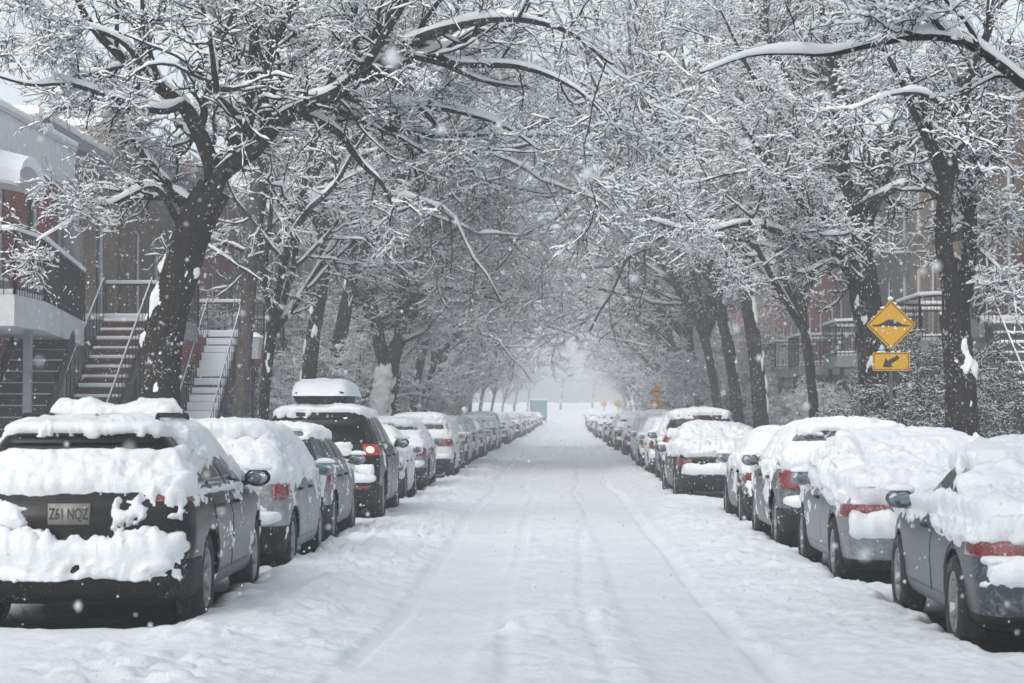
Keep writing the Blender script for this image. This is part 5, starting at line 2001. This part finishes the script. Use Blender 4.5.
    # right: the balconied row further on
    specs = [(49.4, 57.0, 'brick_brown', 'brown brick house with railed snowy balcony behind the speed bump sign', 50.3, 55.0, 3.35),
             (57.2, 64.6, 'brick_tan', 'tan brick house half hidden by the thick tree behind the sign', 59.0, 62.6, 3.4),
             (64.8, 73.2, 'brick_grey', 'grey brick house with the nearer rounded balcony left of the sign', 65.6, 70.2, 3.4),
             (73.4, 82.0, 'brick_brown', 'brown brick house with the farther lacy balcony, right side', 76.0, 80.5, 3.35),
             (82.2, 92.0, 'brick_red', 'red brick house beyond the lacy balconies on the right', 84.0, 88.5, 3.4)]
    for (a, b, br, lab, ba, bb, zb) in specs:
        m = (a + b) / 2
        W = []
        for fz, hh in ((0.9, 1.8), (3.9, 2.1), (6.9, 1.7)):
            for q, yy in enumerate((a + 1.2, m, b - 1.2)):
                W.append((yy, fz if not (q == 1 and fz == 3.9) else 3.6, 0.95, hh if not (q == 1 and fz == 3.9) else 2.4, 'door' if (q == 1 and fz == 3.9) else 'window'))
        r, X = house(lab, -1, 10.6, a, b, 9.4, br, W)
        ch = 0.7
        poly = [(10.59, ba), (8.55 + ch, ba), (8.55, ba + ch), (8.55, bb - ch), (8.55 + ch, bb), (10.59, bb)]
        balcony(r, -1, poly, zb, 0.32, 1.05, poly, snow=0.16)
        posts(r, [(8.75, ba + 0.9), (8.75, bb - 0.9)], 0.1, zb - 0.33, 0.12, 'iron')
    # left: further on
    specs = [(62.2, 70.5, 'brick_red', 'red brick house behind the split white plastered tree', 64, 68.0),
             (70.7, 79.5, 'brick_grey', 'grey brick house just right of the split trunk, behind yard trees', 73, 77.2),
             (79.7, 89.0, 'brick_brown', 'brown house glimpsed far left beyond the grey brick one', 82, 86),
             (89.2, 99.0, 'brick_tan', 'tan house glimpsed far left beyond the brown one', 92, 96)]
    for (a, b, br, lab, ba, bb) in specs:
        m = (a + b) / 2
        W = []
        for fz, hh in ((0.9, 1.8), (3.9, 2.1), (6.7, 1.7)):
            for yy in (a + 1.2, m, b - 1.2):
                W.append((yy, fz, 0.95, hh, 'window'))
        r, X = house(lab, 1, -10.7, a, b, 9.0, br, W)
        balcony(r, 1, [(-10.69, ba), (-8.7, ba), (-8.7, bb), (-10.69, bb)], 3.45, 0.3, 1.0, [(-10.6, ba), (-8.7, ba), (-8.7, bb), (-10.6, bb)])
    # far blocks on both sides, one house each
    rnd = random.Random(9)
    for sg, y in ((1, 99.4), (-1, 92.4)):
        k = 0
        while y < 240:
            w = rnd.uniform(9, 13)
            m = y + w / 2
            W = []
            for fz, hh in ((0.9, 1.8), (3.9, 2.0), (6.8, 1.7)):
                for yy in (y + 1.6, m, y + w - 1.6):
                    W.append((yy, fz, 1.0, hh, 'window'))
            sd = 'left' if sg > 0 else 'right'
            r, X = house(f'far brick house veiled by snowy trees down the {sd} side', sg, -10.8 * sg + float(bend(y)), y, y + w, rnd.uniform(8.6, 9.8),
                         rnd.choice(['brick_red', 'brick_tan', 'brick_brown', 'brick_grey']), W)
            r['group'] = f'far houses veiled by trees on the {sd} side'
            r.location.z = 0
            y += w + 0.2
            k += 1


# ------------------------------------------------------------------ signs, poles
M['sign_yellow'] = mat_frosted('yellow_sign_sheet', (0.56, 0.305, 0.004), 0.45, 0, 0.665, 0.72, 7.0, fine=0.7)
M['sign_black'] = mat_plain('black_sign_print', (0.012, 0.012, 0.012), 0.5)
M['galv'] = mat_plain('galvanised_steel', (0.10, 0.105, 0.11), 0.5, 0.5, var=0.2)


def flat_poly(pts, y0, y1):
    m = MB()
    n = len(pts)
    m.v = [(x, y0, z) for x, z in pts] + [(x, y1, z) for x, z in pts]
    m.f = [tuple(range(n)), tuple(reversed(range(n, 2 * n)))] + [(i, n + i, n + (i + 1) % n, (i + 1) % n) for i in range(n)]
    return m


def rounded(pts, r, k=4):
    out = []
    n = len(pts)
    for i in range(n):
        p0, p, p1 = [Vector((*pts[(i + q) % n], 0)) for q in (-1, 0, 1)]
        a, b = (p0 - p).normalized(), (p1 - p).normalized()
        s, e = p + a * r, p + b * r
        for q in range(k + 1):
            t = q / k
            c = s * (1 - t) ** 2 + p * 2 * t * (1 - t) + e * t * t
            out.append((c.x, c.y))
    return out


def bump_sign(x, y, zc, label, diag=0.42, lower=True, pole_top=None):
    root = empty('traffic_sign', (x, y, 0.0))
    tag(root, label, 'sign')
    d = diag
    z = zc
    gz = float(grade(y))
    MB().box(x - 0.03, x + 0.03, y + 0.015, y + 0.06, gz - 0.2, z + d * 0.6).build('post', M['galv'], root)
    dia = rounded([(x + d, z), (x, z + d), (x - d, z), (x, z - d)], 0.05)
    o = flat_poly(dia, y - 0.004, y + 0.004).build('sign_panel', M['sign_yellow'], root)
    k = d / 0.42

    def on(pts, name, e=0.004):
        s_ = sub(flat_poly(pts, y - 0.004 - e, y - 0.0042), name, M['sign_black'], o, root)
        return s_
    # border
    bo = MB()
    da, db = d - 0.03, d - 0.05
    A = [(x + da, z), (x, z + da), (x - da, z), (x, z - da)]
    B = [(x + db, z), (x, z + db), (x - db, z), (x, z - db)]
    for i in range(4):
        j = (i + 1) % 4
        bo.quad((A[i][0], y - 0.0065, A[i][1]), (B[i][0], y - 0.0065, B[i][1]), (B[j][0], y - 0.0065, B[j][1]), (A[j][0], y - 0.0065, A[j][1]))
    sub(bo, 'border', M['sign_black'], o, root)
    hump = [(-0.31, -0.025), (0.31, -0.025), (0.31, 0.0), (0.21, 0.006), (0.13, 0.045), (0.06, 0.085), (0.0, 0.098), (-0.06, 0.085), (-0.13, 0.045), (-0.21, 0.006), (-0.31, 0.0)]
    on([(x + a * k, z + b * k) for a, b in hump], 'bump_symbol')
    if lower:
        z2 = z - d - 0.19
        rect = rounded([(x + 0.31, z2 - 0.155), (x + 0.31, z2 + 0.155), (x - 0.31, z2 + 0.155), (x - 0.31, z2 - 0.155)], 0.03)
        p = flat_poly(rect, y - 0.004, y + 0.004).build('arrow_panel', M['sign_yellow'], root)
        b2 = MB()
        for (a, b, c, e) in ((-0.29, 0.29, 0.125, 0.137), (-0.29, 0.29, -0.137, -0.125), (-0.29, -0.278, -0.125, 0.125), (0.278, 0.29, -0.125, 0.125)):
            b2.quad((x + a, y - 0.0065, z2 + c), (x + b, y - 0.0065, z2 + c), (x + b, y - 0.0065, z2 + e), (x + a, y - 0.0065, z2 + e))
        sub(b2, 'border', M['sign_black'], p, root)
        ar = [(-0.14, -0.095), (0.035, -0.095), (-0.01, -0.045), (0.14, 0.055), (0.095, 0.11), (-0.055, 0.01), (-0.095, 0.06)]
        sub(flat_poly([(x + a, z2 + b) for a, b in ar], y - 0.008, y - 0.0042), 'arrow_symbol', M['sign_black'], p, root)
    rg = random.Random(int(y))
    bl = [blob(x, y + 0.02, z + d + 0.012, 0.05, 0.045, 0.045, 3, 16, 0.4)]
    for q in range(9):
        t = rg.uniform(0.08, 0.85)
        sg = rg.choice((-1, 1))
        bl.append(blob(x + sg * d * t, y + 0.012, z + d * (1 - t) + 0.004, rg.uniform(0.015, 0.04), 0.02, rg.uniform(0.010, 0.02), q, 12, 0.5))
    for q in range(7):
        u, v = rg.uniform(-0.6, 0.6) * d, rg.uniform(-0.45, 0.6) * d
        if abs(u) + abs(v) < d * 0.9:
            bl.append(blob(x + u, y - 0.008, z + v, rg.uniform(0.012, 0.03), 0.012, rg.uniform(0.01, 0.022), q + 20, 12, 0.6, False))
    if lower:
        for q in range(5):
            bl.append(blob(x + rg.uniform(-0.28, 0.28), y + 0.005, z - d - 0.19 + 0.158, rg.uniform(0.03, 0.07), 0.022, rg.uniform(0.012, 0.022), q + 40, 12, 0.5))
    V, F = join(bl)
    so = mesh_np('snow', V - np.array([x, y, 0.0]), F)
    link('snow', so, M['snow'], root)['kind'] = 'stuff'
    return root


def build_street_furniture():
    p = at(891, 325, 36.0)
    bump_sign(float(p[0]), 36.0, float(p[2]), 'large yellow speed bump diamond with arrow plate below, before the thick right tree')
    for (px, py, Y, lab) in ((657, 392, 106.0, 'small yellow diamond sign half way down the right kerb'),
                             (618, 404, 214.0, 'tiny yellow diamond sign, right one of the far hazy pair'),
                             (604, 404, 262.0, 'tiny yellow diamond sign, left one of the far hazy pair')):
        q = at(px, py, Y)
        bump_sign(float(q[0]), Y, float(q[2]), lab, 0.36 if Y < 150 else 0.44, Y < 150)
    # utility pole, leaning slightly
    b = np.array([at(233, 420, 43.5)[0], 43.5, -0.2])
    t = at(262, 120, 43.5)
    root = empty('utility_pole', tuple(b))
    tag(root, 'bare grey wooden utility pole leaning slightly, just right of the big left tree', 'pole')
    d = (t - b)
    top = b + d * 1.25
    MB().bar(b, top, 0.17, 16, 0.13).build('shaft', M['bark_pale'], root, smooth=False)
    for q in (0.45, 0.62):
        ring = MB()
        c = b + d * q
        ring.bar(c, c + d / np.linalg.norm(d) * 0.10, 0.172, 16)
        ring.build('band', M['galv'], root)
    # lantern on a thin post in the left yard
    q = at(253, 347, 50.0)
    root = empty('yard_lantern', (float(q[0]), 50.0, 0.0))
    tag(root, 'small pale lantern with snow cap on a post between pole and slim tree', 'lantern')
    x, z = float(q[0]), float(q[2])
    MB().bar((x, 50, -0.1), (x, 50, z - 0.28), 0.04, 8).build('post', M['iron'], root)
    MB().bar((x, 50, z - 0.28), (x, 50, z + 0.22), 0.17, 8, 0.24).build('lamp_glass', M['clear'], root)
    MB().bar((x, 50, z + 0.222), (x, 50, z + 0.34), 0.27, 12, 0.10).build('snow', M['snow'], root, 0.02)


# ------------------------------------------------------------------ falling snow
def build_flakes():
    rng = np.random.default_rng(3)
    n = 46000
    P = np.c_[rng.uniform(-12, 12, n), rng.uniform(2.0, 48, n), rng.uniform(0.15, 10.5, n)]
    # drop flakes that would float inside the cars or the ground
    keep = ~((np.abs(P[:, 0]) > 2.7) & (np.abs(P[:, 0]) < 4.9) & (P[:, 2] < 1.8) & (P[:, 1] > 14.4))
    P = P[keep]
    n = len(P)
    r = rng.uniform(0.0038, 0.0085, n) * np.where(rng.random(n) < 0.12, 1.6, 1)
    base = np.array([(1, 0, 0), (-1, 0, 0), (0, 1, 0), (0, -1, 0), (0, 0, 1.25), (0, 0, -1.25)], float)
    V = (P[:, None] + base[None] * r[:, None, None] * rng.uniform(0.7, 1.2, (n, 6, 1))).reshape(-1, 3)
    f = np.array([(0, 2, 4), (2, 1, 4), (1, 3, 4), (3, 0, 4), (2, 0, 5), (1, 2, 5), (3, 1, 5), (0, 3, 5)])
    F = (f[None] + (np.arange(n) * 6)[:, None, None]).reshape(-1, 3)
    o = link('falling_snow', mesh_np('falling_snow', V, F), M['snow_tree'])
    tag(o, 'white snowflakes drifting down through the whole street', 'snowflakes', kind='stuff')


# ------------------------------------------------------------------ haze, light, camera
def build_air():
    m = bpy.data.materials.new('haze_air')
    m.use_nodes = True
    nt = m.node_tree
    nt.nodes.clear()
    out = nt.nodes.new('ShaderNodeOutputMaterial')
    pv = nt.nodes.new('ShaderNodeVolumePrincipled')
    pv.inputs['Color'].default_value = (0.93, 0.955, 0.98, 1)
    pv.inputs['Density'].default_value = HAZE
    pv.inputs['Anisotropy'].default_value = 0.0
    nt.links.new(pv.outputs[0], out.inputs['Volume'])
    me = bpy.data.meshes.new('haze')
    mb = MB().box(-305, 305, -55, 565, -1.5, 27)
    me.from_pydata(mb.v, [], mb.f)
    me.materials.append(m)
    o = bpy.data.objects.new('haze', me)
    COL.objects.link(o)
    tag(o, 'pale falling snow haze filling the street air', 'haze', kind='stuff')


HAZE = 0.0026
SUN_EL, SUN_AZ = math.radians(40), math.radians(205)


def build_light():
    w = bpy.data.worlds.new('World')
    scene.world = w
    w.use_nodes = True
    n, l = w.node_tree.nodes, w.node_tree.links
    bg = n['Background']
    sky = n.new('ShaderNodeTexSky')
    sky.sky_type = 'NISHITA'
    sky.sun_disc = False
    sky.sun_elevation = SUN_EL
    sky.sun_rotation = SUN_AZ
    sky.air_density = 1.0
    sky.dust_density = 4.0
    sky.ozone_density = 1.0
    hs = n.new('ShaderNodeHueSaturation')
    hs.inputs['Saturation'].default_value = 0.42
    hs.inputs['Hue'].default_value = 0.478
    l.new(sky.outputs[0], hs.inputs['Color'])
    l.new(hs.outputs[0], bg.inputs['Color'])
    bg.inputs['Strength'].default_value = 0.15
    sl = bpy.data.lights.new('sun', 'SUN')
    sl.energy = 1.0
    sl.angle = math.radians(90)
    sl.color = (0.97, 1.0, 0.99)
    so = bpy.data.objects.new('sun', sl)
    COL.objects.link(so)
    d = Vector((math.sin(SUN_AZ) * math.cos(SUN_EL), math.cos(SUN_AZ) * math.cos(SUN_EL), math.sin(SUN_EL)))
    so.rotation_euler = d.to_track_quat('Z', 'Y').to_euler()
    so.location = (0, 0, 60)


def build_camera():
    cd = bpy.data.cameras.new('camera')
    cd.sensor_width = 36.0
    cd.lens = F_PX * 36.0 / 1024.0
    cd.clip_end = 3000
    cd.clip_start = 0.1
    cd.dof.use_dof = True
    cd.dof.focus_distance = 26.0
    cd.dof.aperture_fstop = 4.5
    co = bpy.data.objects.new('camera', cd)
    COL.objects.link(co)
    co.location = (0, 0, CAM_Z)
    co.rotation_euler = ROT.to_euler()
    scene.camera = co


build_trees()
build_cars()
build_ground()
build_houses()
build_street_furniture()
build_flakes()
build_air()
build_light()
build_camera()

scene.render.engine = 'CYCLES'
cy = scene.cycles
cy.max_bounces = 6
cy.diffuse_bounces = 4
cy.glossy_bounces = 2
cy.transmission_bounces = 2
cy.volume_bounces = 1
cy.transparent_max_bounces = 4
cy.use_denoising = True
cy.denoiser = 'OPENIMAGEDENOISE'
cy.use_adaptive_sampling = True
cy.adaptive_threshold = 0.015
cy.sample_clamp_indirect = 4.0
vs = scene.view_settings
scene.display_settings.display_device = 'sRGB'
vs.view_transform = 'Standard'
vs.look = 'None'
vs.exposure = 0.5
vs.gamma = 1.0
